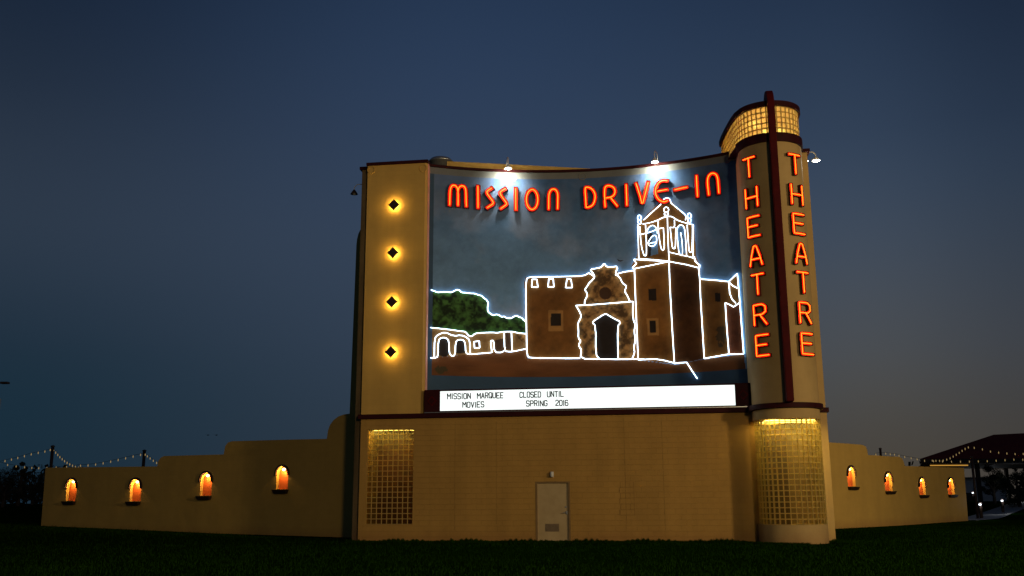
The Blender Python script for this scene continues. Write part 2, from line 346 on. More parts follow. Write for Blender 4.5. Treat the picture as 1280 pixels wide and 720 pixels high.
# concave mural wall in plan: circle through three measured points
P1, P2, P3 = np.array([2.50, .35]), np.array([8.8, 2.05]), np.array([15.1, .70])
def circ(a, b, c):
    d = 2*(a[0]*(b[1]-c[1])+b[0]*(c[1]-a[1])+c[0]*(a[1]-b[1]))
    ux = ((a@a)*(b[1]-c[1])+(b@b)*(c[1]-a[1])+(c@c)*(a[1]-b[1]))/d; uy = ((a@a)*(c[0]-b[0])+(b@b)*(a[0]-c[0])+(c@c)*(b[0]-a[0]))/d
    return ux, uy, math.hypot(a[0]-ux, a[1]-uy)
MX, MY, MR = circ(P1, P2, P3)
def my(x, off=0.): return MY+math.sqrt((MR-off)**2-(x-MX)**2)
def mpt(px, py, off=0.): return FB.oncyl(px, py, MX, MY, MR-off, far=True)
xsm = np.linspace(2.53, 15.0, 41)
plan = [(x, my(x, -.03)) for x in xsm]+[(15.0, 3.2), (2.53, 3.2)]
fixn(MB().slab(plan, 4.9, 15.0).build('screen_wall', M['side'], B))
cap = [(x, my(x, .10)) for x in xsm]+[(x, my(x, -.25)) for x in xsm[::-1]]
fixn(MB().slab(cap, 15.004, 15.10).build('screen_cap', M['maroon'], B))
# straight rear screen wall showing above the cap
fixn(MB().slab([(2.9, 2.0), (9.2, 4.05), (11.4, 5.0), (11.3, 5.3), (2.8, 2.35)], 3., 15.80).build('rear_parapet', M['pylon'], B))
# ---- door
dz = MB(); dz.box(6.90, 8.08, .06, .11, .04, 2.14); D = dz.build('door', M['door'], B, bevel=.004)
fixn(MB().prism([(6.842, -.1), (6.842, 2.198), (8.138, 2.198), (8.138, -.1), (8.075, -.1), (8.075, 2.145), (6.905, 2.145), (6.905, -.1)], -.012, .12).build('door_frame', surf('door_frame_shadow_tone', (.26, .16, .06), None, .6), B))  # frame darkened so the shadow gap round the door sits in its colour
l = MB(); l.box(7.20, 7.205+.50, .045, .059, .38, .66); [l.box(7.22, 7.69, .030, .050, z, z+.018) for z in np.arange(.40, .64, .035)]; l.build('louvre', M['louvre'], D)
h = MB(); h.box(7.97, 8.03, .03, .058, 1.0, 1.12); h.tube([(8.0, .03, 1.06), (8.0, -.02, 1.06), (7.86, -.02, 1.06)], .012); h.build('handle', M['steel'], D)
k = MB(); k.tube([(7.98, .06, 1.27), (7.98, .03, 1.27)], .03, 12); k.build('lock', M['steel'], D)
for z in (.28, 1.1, 1.92): hh = MB(); hh.tube([(6.892, .05, z-.06), (6.892, .05, z+.06)], .014); hh.build('hinge', M['iron'], D)
s_ = MB(); s_.box(6.85, 8.13, -.03, .35, -.1, .02); s_.build('door_sill', M['louvre'], B)
lt = MB(); lt.box(7.41, 7.54, -.035, -.001, 2.36, 2.56); lt.lathe([(.03, 0), (.065, .03), (.07, .15), (.04, .2)], (7.475, -.09, 2.36), 14); o = lt.build('wall_light', M['white_metal'], B, True)
# blocked up opening in the wall, right of the door
def blockpatch(x0, x1, z0, z1):
    q = MB(); rows = int((z1-z0)/.2)
    for i in range(rows):
        z = z0+i*.2; off = .2 if i % 2 else 0
        q.box(x0, x0+.02, -.006, -.001, z, z+.2) if i % 2 else q.box(x0-.04, x0-.02, -.006, -.001, z, z+.2)
        q.box(x0, x1, -.006, -.001, z, z+.012)
        q.box(x0+.2+off*.8, x0+.212+off*.8, -.006, -.001, z+.012, z+.2)
        q.box(x1, x1+.015, -.006, -.001, z, z+.2)
    q.build('blocked_opening', M['louvre2'], B)
M['louvre2'] = surf('mortar_stain', (.33, .19, .045), (.24, .135, .035), .8, 9.)
blockpatch(10.0, 10.5, .95, 2.2)
for x in (3.75, 5.35, 10.2, 11.6): j = MB(); j.box(x, x+.012, -.004, -.0005, .2+(x*7 % 1), 4.5); j.build('control_joint', M['louvre2'], B)
# ---- glass block windows
def blockwin_flat(x0, x1, z0, z1, nc, nr, y, parent):
    g = MB(); mo = MB(); cw = (x1-x0)/nc; rh = (z1-z0)/nr; t = .034
    for i in range(nc+1): x = x0+cw*i; mo.box(max(x-t/2, x0), min(x+t/2, x1), y, y+.09, z0, z1)
    for j in range(nr+1):
        z = z0+rh*j
        for i in range(nc): mo.box(x0+cw*i+t/2, x0+cw*(i+1)-t/2, y+.002, y+.088, max(z-t/2, z0), min(z+t/2, z1))
    for i in range(nc):
        for j in range(nr):
            g.box(x0+cw*i+t/2+.002, x0+cw*(i+1)-t/2-.002, y+.01, y+.08, z0+rh*j+t/2+.002, z0+rh*(j+1)-t/2-.002)
    wn = mo.build('block_window', M['litmortar'], parent); g.build('glass_blocks', M['glass'], wn, bevel=.008); return wn
W1 = blockwin_flat(WIN[0]+.001, WIN[1]-.001, WIN[2]+.001, WIN[3]-.001, 9, 18, .06, B)
tag(W1, 'tall straight glass block window at the left end of the front wall')
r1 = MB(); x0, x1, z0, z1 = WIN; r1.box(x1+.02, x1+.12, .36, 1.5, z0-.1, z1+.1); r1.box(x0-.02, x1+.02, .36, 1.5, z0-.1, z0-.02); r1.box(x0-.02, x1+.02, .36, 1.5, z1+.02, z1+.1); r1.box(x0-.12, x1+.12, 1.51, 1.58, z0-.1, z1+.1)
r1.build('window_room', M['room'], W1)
r2_ = MB(); r2_.box(x0-.12, x0-.02, .16, 1.5, z0-.1, z1+.1); r2_.build('window_room', M['room2'], W1)  # left side wall in paler yellow, its lit look put into the colour
s1 = MB(); s1.tube([(x0+.15, .42, z1-.02), (x1-.15, .42, z1-.02)], .02); s1.build('strip_lamp', M['lampglow'], W1)
# ---- round tower
CX, CY, TR = 16.08, -.50, 1.17
def arc(r, a0, a1, n, cx=CX, cy=CY): return [(cx+r*math.sin(math.radians(a)), cy-r*math.cos(math.radians(a))) for a in np.linspace(a0, a1, n)]
def tplan(r, back=.9): return arc(r, -92, 92, 49)+[(CX+r, back), (CX-r, back)]
fixn(MB().slab(tplan(TR), -.2, .64).build('tower_base', M['stucco'], B))
fixn(MB().slab(tplan(TR), 4.29, 4.64).build('tower_collar', M['stucco'], B))
fixn(MB().slab(arc(TR+.13, -95, 95, 49)+[(CX+TR+.13, .9), (CX-TR-.13+.02, .9)], 4.652, 4.828).build('tower_ledge', M['maroon'], B))
ZT = 14.52
fixn(MB().slab(tplan(TR, 2.5), 4.83, ZT-.002).build('tower_shaft', M['stucco'], B))
# lantern plan: rounded nose, long flank running back to the left
lant = arc(TR-.02, 92, -62, 45)[::-1]
lant_left = [(14.90, -.65), (14.79, -.1), (14.70, .5), (14.62, 1.1), (14.54, 1.8), (14.50, 2.4)]
lpath = lant_left[::-1]+lant
lpath2 = lpath+[(CX+TR-.02, 1.9)]
def off(path, d):
    out = []; path = [np.array(q) for q in path]
    for i, q in enumerate(path):
        a = path[max(i-1, 0)]; b2 = path[min(i+1, len(path)-1)]; t = (b2-a)/np.linalg.norm(b2-a); out.append(tuple(q+np.array([t[1], -t[0]])*d))
    return out
LANT_FLOOR = None
def closed(path): return list(path)+[(CX+TR-.02, 2.5), (path[0][0]+.02, 2.5)]
ring = off([(max(v[0], 15.02), v[1]) if v[1] > -.6 and v[0] < 15.1 else v for v in lpath2], .09)
fixn(MB().slab(closed(ring), ZT, 14.86).build('lantern_band', M['maroon'], B))
fixn(MB().slab(closed(off(lpath2, .015)), 14.80, 14.858).build('lantern_floor', M['maroon'], B))
fixn(MB().slab(closed(off(lpath2, .08)), 15.93, 16.13).build('lantern_roof', M['maroon'], B))
def blockwin_path(path, z0, z1, bw, nr, parent, name='block_window', mats=('litmortar', 'glass')):
    P = [np.array(q, float) for q in path]; S = [0]
    for a, b2 in zip(P, P[1:]): S.append(S[-1]+np.linalg.norm(b2-a))
    nc = max(1, round(S[-1]/bw)); q = lambda s: np.array([np.interp(s, S, [v[0] for v in P]), np.interp(s, S, [v[1] for v in P])])
    mo = MB(); g = MB(); cw = S[-1]/nc; rh = (z1-z0)/nr; t = .034
    def cell(mb, s0, s1, d0, d1, za, zb):
        a, b2 = q(s0), q(s1); tt = (b2-a)/np.linalg.norm(b2-a); n = np.array([-tt[1], tt[0]])
        c = [a+n*d0, b2+n*d0, b2+n*d1, a+n*d1]
        vs = [(v[0], v[1], za) for v in c]+[(v[0], v[1], zb) for v in c]
        mb.add(vs, [(3, 2, 1, 0), (4, 5, 6, 7), (0, 1, 5, 4), (1, 2, 6, 5), (2, 3, 7, 6), (3, 0, 4, 7)])
    for i in range(nc+1): cell(mo, max(cw*i-t/2, 0), min(cw*i+t/2, S[-1]), 0, .09, z0, z1)
    for j in range(nr+1):
        z = z0+rh*j
        for i in range(nc): cell(mo, cw*i+t/2, cw*(i+1)-t/2, .002, .088, max(z-t/2, z0), min(z+t/2, z1))
    for i in range(nc):
        for j in range(nr): cell(g, cw*i+t/2+.002, cw*(i+1)-t/2-.002, .01, .08, z0+rh*j+t/2+.002, z0+rh*(j+1)-t/2-.002)
    wn = mo.build(name, M[mats[0]], parent); g.build('glass_blocks', M[mats[1]], wn, bevel=.008); return wn
W2 = blockwin_path(arc(TR-.01, -88, 88, 40), .642, 4.288, .195, 19, B); tag(W2, 'curved glass block window wrapping the foot of the tower')
W3 = blockwin_path(lpath2, 14.862, 15.928, .19, 5, B, mats=('lantmortar', 'lantglass')); tag(W3, 'glass block lantern glowing yellow at the top of the tower')
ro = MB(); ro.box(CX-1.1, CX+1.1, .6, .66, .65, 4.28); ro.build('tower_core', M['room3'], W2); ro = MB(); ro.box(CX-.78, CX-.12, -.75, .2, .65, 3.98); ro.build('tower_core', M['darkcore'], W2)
sl = MB(); sl.tube(arc(.75, -70, 70, 12) and [(a, b2, 4.2) for a, b2 in arc(.8, -75, 75, 14)], .02); sl.build('strip_lamp', M['lampglow'], W2)
rl = MB(); rl.box(14.7, CX+1.0, 2.3, 2.36, 14.87, 15.92); rl.build('lantern_back', M['room2'], W3)
# pilaster right of the tower
fixn(MB().slab([(CX+TR+.004, .62), (17.68, .62), (17.68, 1.19), (CX+TR+.004, 1.19)], -.2, 4.64).build('corner_pilaster', M['stucco'], B))
fixn(MB().slab([(CX+TR+.004, .64), (17.66, .64), (17.66, 1.5), (CX+TR+.004, 1.5)], 4.83, 14.83).build('corner_pilaster', M['stucco'], B))
fixn(MB().slab([(CX+TR-.1, .56), (17.76, .56), (17.76, 1.6), (CX+TR-.1, 1.6)], 4.655, 4.825).build('pilaster_ledge', M['maroon'], B))
fixn(MB().slab([(CX+TR+.01, .54), (17.76, .54), (17.76, 1.6), (CX+TR+.01, 1.6)], 14.832, 14.96).build('pilaster_cap', M['maroon'], B))
# fin
fx = CX-.02; yn = CY-TR
fin = [(yn-.42, 4.83), (yn-.42, 15.6), (yn-.38, 16.0), (yn-.26, 16.32), (yn-.05, 16.52), (yn+.2, 16.6), (yn+.5, 16.58), (yn+.75, 16.45), (yn+.92, 16.25), (yn+.98, 16.132), (yn-.10, 16.132), (yn-.10, 14.5), (yn+.02, 14.5), (yn+.02, 4.83)]
def fin_mesh(x0, x1):
    q = MB(); q.prism([(a, b2) for a, b2 in fin], 0, 1); q.v = [(x0+(x1-x0)*v[1], v[0], v[2]) for v in q.v]; return q
fixn(fin_mesh(fx-.13, fx+.13).build('fin', M['darkred'], B, bevel=.03))
# roof over the body and a vent dome on it
fixn(MB().slab([(.02, .8), (2.5, .8), (2.5, 3.25), (16.8, 3.25), (16.8, 6.4), (.02, 6.4)], 14.2, 14.4).build('flat_roof', M['roof'], B))
fixn(MB().slab([(0, .76), (2.5, .76), (2.5, 6.45), (0, 6.45)], 4.7, 14.19).build('upper_wall', M['side'], B))
# cup shaped medallion rings near the parapet
def ringat(c, nrm_, r=.15):
    q = MB(); n = np.array(nrm_, float); n /= np.linalg.norm(n); e1 = np.cross(n, [0, 0, 1.]); e1 /= np.linalg.norm(e1); e2 = np.cross(n, e1)
    q.tube([np.array(c)+(e1*math.cos(a)+e2*math.sin(a))*r for a in np.linspace(0, 2*PI, 25)], .018, 6, False)
    return q
for px, py in ((464, 212.5), (529, 210.5)):
    P = FB.ony(px, py, -.0); ringat((P[0], -.012, P[2]), (0, -1, 0)).build('wall_medallion', M['pylon'], B, True)
for px, py in ((642, 222.5), (728, 220.5), (818, 212), (909, 199)):
    P = mpt(px, py, .02); ringat(P, (P[0]-MX and (MX-P[0]), MY-P[1], 0)).build('wall_medallion', surf('medallion_grey', (.22, .22, .2)), B, True)
# ---- backlit diamonds on the pylon
dsrc = None
for i, z in enumerate((7.25, 9.26, 11.27, 13.28)):
    if dsrc is None:
        root = empty('diamond_sconce'); r_ = .238
        q = MB(); q.prism([(0, -r_), (r_, 0), (0, r_), (-r_, 0)], -.17, -.13); fixn(q.build('diamond_plate', M['bronze'], root, bevel=.006))
        q = MB(); q.prism([(0, -.12), (.12, 0), (0, .12), (-.12, 0)], -.128, -.04); fixn(q.build('halo_lamp', M['halo'], root)); dsrc = root
    else: root = copy_tree(dsrc)
    root.location = [float(v) for v in FB.W((1.18, 0, z))]; root.rotation_euler = (0, 0, YAW)
    tag(root, ['lowest of the four dark diamond lamps on the tan pylon', 'second lowest backlit dark diamond lamp on the tan pylon', 'third backlit dark diamond lamp up the tan pylon', 'topmost of the four dark diamond lamps on the tan pylon'][i], 'wall lamp', 'backlit diamond lamps on the pylon')
# ------------------------------------------------------------------ mural
s4 = lambda ox, oy, k: (lambda L: [(ox+a/k, oy+b/k) for a, b in L])
za, zb, zc, zd = s4(530, 340, 5.143), s4(785, 235, 6.55), s4(650, 320, 5.14), s4(780, 310, 4.2375)
tree_line = za([(45, 115), (70, 124), (90, 132), (110, 129), (150, 128), (175, 132), (195, 122), (215, 112), (232, 120), (240, 132), (270, 133), (300, 138), (325, 138), (350, 148), (370, 152), (385, 168), (402, 178), (414, 200), (408, 225), (410, 255), (428, 268), (445, 280), (462, 272), (480, 275), (500, 290), (515, 284), (530, 297), (560, 298), (575, 288), (595, 280), (612, 290), (630, 295), (638, 308), (657, 320)])
roof_line = za([(42, 357), (110, 364), (180, 372), (230, 380), (265, 383), (280, 400), (292, 413), (312, 412), (322, 400), (338, 393), (380, 390), (440, 388), (470, 391), (490, 387), (520, 383), (580, 383), (592, 390), (657, 397)])
church_pts = [(657.5, 443), (656.5, 400), (655.5, 352), (657, 346.5), (680, 346), (730, 345), (737, 341), (750, 335), (770, 334), (772, 340), (792, 337.5), (789, 333), (796, 320), (798, 280), (815, 262), (828, 250), (838, 250), (860, 275), (868, 285), (870, 320), (875, 333), (876, 349), (911, 352), (921.5, 342), (929.5, 441), (911, 442.5), (880.5, 448), (845, 455), (796, 450), (725, 448), (665, 447.5)]
polys = []
polys.append((tree_line+[(657, 416)]+roof_line[::-1], 'tree'))
polys.append((roof_line+[(657, 436)]+za([(570, 512), (515, 508), (430, 518), (290, 530), (42, 552)]), 'adobe'))
polys.append(([(538, 447.5)]+za([(290, 530), (430, 518), (515, 508), (570, 512)])+[(657, 437), (660, 448), (725, 449), (796, 450), (845, 456), (880, 449), (930, 442), (934, 480), (535, 480)], 'earth'))
polys.append((church_pts, 'church'))
polys.append((zd([(243, 72), (398, 105), (405, 160), (425, 585), (330, 606), (266, 612)]), 'church_shade'))
polys.append((zd([(540, 292), (580, 310), (612, 290), (632, 560), (555, 562)]), 'rust'))
polys.append((zc([(360, 318), (480, 312), (415, 300), (430, 250), (415, 215), (440, 175), (470, 140), (480, 135), (450, 85), (520, 72), (540, 45), (560, 70), (630, 65), (610, 120), (660, 180), (685, 190), (670, 230), (705, 285), (725, 292), (725, 400), (740, 440), (720, 660), (385, 660), (395, 600), (375, 530), (370, 435), (395, 385)]), 'carved'))
polys.append((zc([(500, 660), (487, 450), (470, 432), (500, 400), (550, 375), (600, 400), (640, 425), (625, 450), (630, 660)]), 'dark'))
polys.append((zc([(548+40*math.cos(a), 240+40*math.sin(a)) for a in np.linspace(0, 2*PI, 16)]), 'dim'))
polys.append((zc([(182, 348), (278, 348), (280, 484), (182, 484)]), 'trimc')); polys.append((zc([(198, 370), (262, 370), (264, 450), (198, 450)]), 'dark'))
polys.append((zd([(120, 372), (182, 372), (184, 462), (126, 462)]), 'trimc')); polys.append((zd([(135, 384), (168, 384), (170, 448), (138, 448)]), 'dark'))
polys.append((zd([(128, 216), (170, 216), (172, 278), (130, 278)]), 'dark')); polys.append((zd([(480, 238), (510, 238), (512, 284), (482, 284)]), 'dark'))
polys.append((zb([(158, 380), (170, 325), (200, 308), (232, 330), (240, 360), (245, 540), (170, 560)]), 'sky2'))
polys.append((zb([(405, 380), (405, 325), (430, 305), (458, 325), (470, 540), (415, 545)]), 'sky2'))
polys.append((zb([(160, 375), (200, 365), (185, 560), (165, 565)]), 'dark')); polys.append((zb([(430, 380), (452, 385), (460, 540), (440, 540)]), 'dark'))
polys.append((za([(93, 530), (93, 445), (110, 425), (140, 425), (158, 442), (160, 530), (140, 545), (105, 540)]), 'dark')); polys.append((za([(205, 525), (206, 455), (220, 438), (250, 438), (262, 456), (266, 520)]), 'dark'))
polys.append((za([(328, 450), (352, 448), (354, 482), (330, 482)]), 'dim')); polys.append((za([(455, 440), (512, 425), (515, 505), (456, 510)]), 'dim')); polys.append((za([(522, 392), (558, 392), (560, 500), (524, 500)]), 'dim'))
polys.append((za([(590, 400), (655, 402), (655, 440), (640, 455), (610, 430)]), 'carved'))
PC = dict(tree=(.028, .075, .014), adobe=(.27, .14, .045), earth=(.17, .062, .018), church=(.215, .084, .015), church_shade=(.12, .040, .008), rust=(.20, .052, .015), carved=(.25, .12, .034), dark=(.022, .013, .008), dim=(.07, .03, .012), trimc=(.36, .17, .045), sky2=(.12, .20, .30), border=(.04, .085, .15), band=(.17, .18, .18))
mural = empty('mural', A, YAW); tag(mural, 'painted mission church mural on the concave wall above the white marquee', 'mural')
nu, nv = 560, 400; zt_, zb_ = 15.0, 5.2
us = np.linspace(2.535, 14.995, nu); zs = np.linspace(zb_, zt_, nv)
GX = np.repeat(us[None, :], nv, 0); GZ = np.repeat(zs[:, None], nu, 1); GY = MY+np.sqrt((MR-.012)**2-(GX-MX)**2)
# photo coordinates of each vertex are only used to transfer the traced painting
Wp = A+GX[..., None]*FB.u+GY[..., None]*FB.b+GZ[..., None]*np.array([0, 0, 1.])-CAM
dep = Wp@F; PXg = 640+FPX*(Wp@R)/dep; PYg = 360-FPX*(Wp@U)/dep
def fnoise(x, z, sc_, oct_=4, seed=0):
    out = np.zeros_like(x); amp = 1.; tot = 0; rr = np.random.default_rng(seed)
    for o_ in range(oct_):
        gsz = 97; gd = rr.random((gsz, gsz)); fx_ = (x*sc_) % (gsz-1); fz_ = (z*sc_) % (gsz-1)
        i = fx_.astype(int); j = fz_.astype(int); a = fx_-i; b_ = fz_-j; a = a*a*(3-2*a); b_ = b_*b_*(3-2*b_)
        out += amp*((gd[j, i]*(1-a)+gd[j, i+1]*a)*(1-b_)+(gd[j+1, i]*(1-a)+gd[j+1, i+1]*a)*b_); tot += amp; amp *= .55; sc_ *= 2.1
    return out/tot
n_big = fnoise(GX, GZ, .45, 5, 1); n_mid = fnoise(GX, GZ, 1.6, 4, 2); n_fin = fnoise(GX, GZ, 6., 4, 3)
C = np.zeros((nv, nu, 3))
hz = np.clip((GZ-8)/6.5, 0, 1)[..., None]
skyc = np.array([.19, .35, .55])*(1-hz)+np.array([.058, .125, .27])*hz
cl = np.clip((n_big-.46)*5, 0, 1)[..., None]*(1-hz*.75)
skyc = skyc*(1-.45*cl)+np.array([.42, .40, .46])*.45*cl; skyc = skyc*(.66+.5*n_mid[..., None]+.25*n_fin[..., None])
C[:] = skyc
def inpoly(poly):
    ins = np.zeros(PXg.shape, bool); n = len(poly); j = n-1
    for i in range(n):
        xi, yi = poly[i]; xj, yj = poly[j]
        if abs(yj-yi) > 1e-9: ins ^= ((yi > PYg) != (yj > PYg)) & (PXg < (xj-xi)*(PYg-yi)/(yj-yi)+xi)
        j = i
    return ins
for poly, kind in polys:
    mk = inpoly(poly); c_ = np.array(PC[kind])
    if kind == 'tree': v = .25+2.6*np.clip((n_fin-.36)*2.6, 0, 1)*(.35+n_mid); v = np.clip(v, .2, 2.4)
    elif kind == 'carved': v = .4+1.5*np.clip((n_fin-.35)*2.8, 0, 1)
    elif kind in ('church', 'church_shade', 'adobe', 'trimc', 'rust'): v = .55+.75*n_mid+.5*(n_fin-.5)+.9*(n_big-.5)
    elif kind == 'earth': v = .45+1.1*fnoise(GX*.5, GZ*2.2, 1.2, 4, 9)
    else: v = .8+.4*n_fin
    C[mk] = (c_*v[..., None])[mk]
# dry shrub in the lower left, painted birds
def pat(px, py, rx, ry, c_, a_=1.):
    d = ((PXg-px)/rx)**2+((PYg-py)/ry)**2+1.6*(n_fin-.5); mk = d < .7; C[mk] = C[mk]*(1-a_)+np.array(c_)*a_
pat(552, 462, 10, 6, (.05, .05, .02), .8); pat(901, 420, 8, 14, (.04, .035, .02), .7)
# frame of the picture on the wall
zc_top = mpt(542.5, 217.5)[2]; zc_bot = mpt(600, 470.5)[2]; xl = mpt(541, 330)[0]; xr = mpt(932.5, 440)[0]
bd = (GX < xl) | (GX > xr) | (GZ < zc_bot)
C[bd] = (np.array(PC['border'])*(.85+.3*n_mid[..., None]))[bd]
tb = GZ > zc_top; C[tb] = (np.array(PC['band'])*(.85+.3*n_mid[..., None]))[tb]
me = bpy.data.meshes.new('painted_panel'); V = np.stack([GX, GY, GZ], -1).reshape(-1, 3)
idx = np.arange(nu*nv).reshape(nv, nu); Q = np.stack([idx[:-1, :-1], idx[:-1, 1:], idx[1:, 1:], idx[1:, :-1]], -1).reshape(-1, 4)
me.vertices.add(len(V)); me.vertices.foreach_set('co', V.ravel()); me.loops.add(Q.size); me.loops.foreach_set('vertex_index', Q.ravel().astype(np.int32)); me.polygons.add(len(Q)); me.polygons.foreach_set('loop_start', np.arange(0, Q.size, 4, dtype=np.int32)); me.polygons.foreach_set('loop_total', np.full(len(Q), 4, np.int32)); me.update()
ca = me.color_attributes.new('paint', 'FLOAT_COLOR', 'POINT'); ca.data.foreach_set('color', np.concatenate([C.reshape(-1, 3), np.ones((nu*nv, 1))], 1).ravel())
mt, nt, b = newmat('mural_paint'); at_ = N(nt, 'ShaderNodeAttribute', attribute_name='paint'); nt.links.new(at_.outputs['Color'], b.inputs['Base Color']); b.inputs['Roughness'].default_value = .7; b.inputs['Specular IOR Level'].default_value = .2
tcx = N(nt, 'ShaderNodeTexCoord'); nn = N(nt, 'ShaderNodeTexNoise', Scale=25., Detail=4.); nt.links.new(tcx.outputs['Object'], nn.inputs['Vector']); bp = N(nt, 'ShaderNodeBump', Strength=.5, Distance=.01); nt.links.new(nn.outputs['Fac'], bp.inputs['Height']); nt.links.new(bp.outputs['Normal'], b.inputs['Normal'])
me.materials.append(mt); link(bpy.data.objects.new('painted_panel', me), mural)
# tiny painted bird
bird = MB(); q = [mpt(x, y, .02) for x, y in ((771, 323.5), (775, 325.5), (780, 325), (776, 327), (773, 326.5))]; bird.add(q, [(0, 1, 2, 3, 4)]); bird.build('painted_bird', M['iron'], mural)
# ---- white neon outlines
def chaikin(L, n=1, closed=False):
    for _ in range(n):
        o = [L[0]]
        for a, b2 in zip(L, L[1:]): a, b2 = np.array(a), np.array(b2); o += [a*.75+b2*.25, a*.25+b2*.75]
        o.append(L[-1]); L = o
    return L
def dense(L, step=3.):
    out = [L[0]]
    for a, b2 in zip(L, L[1:]):
        n = max(1, int(math.hypot(b2[0]-a[0], b2[1]-a[1])/step)); out += [(a[0]+(b2[0]-a[0])*k/n, a[1]+(b2[1]-a[1])*k/n) for k in range(1, n+1)]
    return out
def neon(name, lines, smooth=1, r=.0165, offd=.06):
    q = MB()
    for Ln in lines: q.tube([mpt(x, y, offd) for x, y in dense(chaikin(Ln, smooth))], r, 6)
    return q.build(name, M['neon_white'], mural, True)
neon('tree_outline', [tree_line])
def loop(cx, cy, rx, ry, n=14): return [(cx+rx*math.cos(a), cy+ry*math.sin(a)) for a in np.linspace(0, 2*PI, n)]
neon('arcade_outline', [roof_line, za([(42, 552), (80, 552), (90, 535), (92, 440), (110, 422), (140, 422), (160, 440), (162, 520), (175, 540), (200, 538), (203, 450), (220, 435), (250, 435), (265, 455), (268, 520), (290, 530), (430, 518), (437, 516)]),
    za([(66, 548), (68, 425), (90, 403), (135, 385), (190, 412), (240, 405), (275, 420), (295, 440), (297, 528)]), dense(za([(322, 448), (355, 444), (358, 487), (325, 489), (322, 448)]), .8),
    za([(437, 516), (428, 450), (434, 440), (448, 440), (452, 516), (500, 518), (515, 505)]), za([(515, 388), (518, 508), (540, 512), (570, 512), (657, 493)]), za([(562, 385), (566, 508)])])
neon('church_outline', [zc([(440, 110), (410, 128), (300, 132), (150, 134), (60, 135), (38, 148), (38, 300), (42, 500), (44, 640), (65, 655), (180, 655), (300, 658), (385, 656)])]+
    [dense(zc(L_), .8) for L_ in ([(78, 150), (108, 150), (115, 200), (75, 200), (78, 150)], [(185, 147), (213, 147), (218, 198), (180, 198), (185, 147)], [(302, 147), (328, 150), (335, 203), (293, 203), (302, 147)])]+[zc([(612, 122), (650, 105), (735, 92)])])
neon('portal_outline', [zc([(440, 108), (480, 132), (470, 150), (442, 175), (432, 195), (415, 215), (432, 240), (430, 262), (416, 285), (415, 312)]), zc([(480, 132), (468, 108), (448, 86), (500, 78), (525, 70), (540, 45), (555, 68), (580, 72), (632, 64), (610, 118), (640, 135), (660, 178), (685, 190), (672, 228), (690, 255), (705, 290)]),
    zc([(360, 318), (480, 312), (600, 302), (725, 292)]), zc([(360, 318), (385, 362), (395, 388), (370, 435), (376, 470), (374, 530), (392, 545), (374, 572), (396, 605), (386, 660), (510, 662), (640, 664), (730, 662), (800, 664)]),
    zc([(510, 660), (486, 632), (487, 450), (462, 425), (500, 400), (530, 380), (550, 370), (575, 385), (600, 400), (650, 425), (626, 450), (630, 660)]), zc([(725, 292), (725, 400), (742, 445), (733, 480), (742, 540), (730, 590), (738, 620), (720, 660)])], 1)
neon('tower_outline', [zd([(55, 110), (62, 300), (75, 592)]), zd([(238, 60), (243, 200), (255, 420), (267, 612)]), zd([(395, 105), (402, 170), (405, 260), (425, 585)]),
    zd([(55, 112), (45, 104), (66, 82), (52, 62)]), zd([(52, 60), (120, 64), (236, 71), (330, 88), (400, 106)]), zd([(52, 110), (150, 90), (236, 71)]), zd([(372, 45), (376, 70), (402, 92), (398, 108)]),
    zd([(75, 592), (165, 588), (215, 596), (262, 608)])], 0)
neon('chapel_outline', [zd([(408, 165), (480, 170), (555, 178), (600, 135), (606, 200), (614, 290), (624, 430), (634, 560), (600, 563), (556, 562), (425, 585)]), zd([(555, 178), (560, 240), (572, 272), (592, 292)]), zd([(536, 290), (545, 430), (556, 562)]), zd([(536, 290), (560, 300), (580, 312), (612, 290)]), zd([(560, 185), (576, 200), (600, 212)])], 0)
neon('path_outline', [zd([(267, 612), (290, 608), (332, 606), (360, 650), (388, 692)])], 0)
neon('belfry_outline', [zb([(128, 262), (205, 190), (275, 130), (285, 100), (300, 86), (322, 80), (342, 88), (350, 112), (350, 122), (420, 178), (480, 228), (470, 262)]), zb([(120, 295), (180, 285), (240, 265), (290, 240), (322, 232)]), zb([(330, 232), (362, 234), (400, 262), (450, 280), (528, 300)]),
    zb(loop(313, 178, 20, 22)), zb(loop(313, 212, 16, 14)), zb(loop(93, 242, 15, 20)), zb([(85, 260), (80, 285), (100, 300), (108, 280), (100, 258)]), zb(loop(502, 228, 15, 22)), zb([(492, 250), (492, 285), (512, 288), (514, 252)]),
    zb([(80, 300), (84, 430), (88, 578)]), zb([(97, 315), (100, 380), (108, 470), (128, 548), (142, 558), (152, 545), (150, 420), (143, 300)]), zb([(155, 372), (158, 340), (180, 312), (205, 304), (228, 320), (240, 350), (240, 372)]),
    zb([(97, 382), (180, 362), (245, 335), (290, 325)]), zb([(160, 455), (185, 410), (205, 388), (232, 388), (236, 440), (215, 475), (185, 478), (160, 458), (200, 448), (234, 442)]),
    zb([(246, 268), (248, 360), (262, 450), (272, 500), (288, 512), (298, 490), (294, 400), (290, 325)]), zb([(322, 232), (326, 380), (332, 520), (338, 600)]), zb([(345, 322), (355, 420), (362, 485), (375, 500), (388, 488), (390, 400), (392, 325)]), zb([(345, 322), (382, 325), (380, 262)]),
    zb([(398, 345), (412, 310), (435, 300), (458, 315), (466, 350), (474, 450), (480, 560)]), zb([(398, 345), (408, 450), (418, 540), (440, 555), (448, 530), (443, 440), (432, 365)]), zb([(484, 302), (492, 420), (500, 520), (512, 530), (524, 510), (528, 400), (528, 300)]), zb([(534, 300), (532, 420), (534, 572)]),
    zb([(338, 525), (420, 545), (545, 572), (552, 598), (585, 632), (575, 655)]), zb([(90, 578), (200, 586), (338, 600)])], 1, .013, .055)
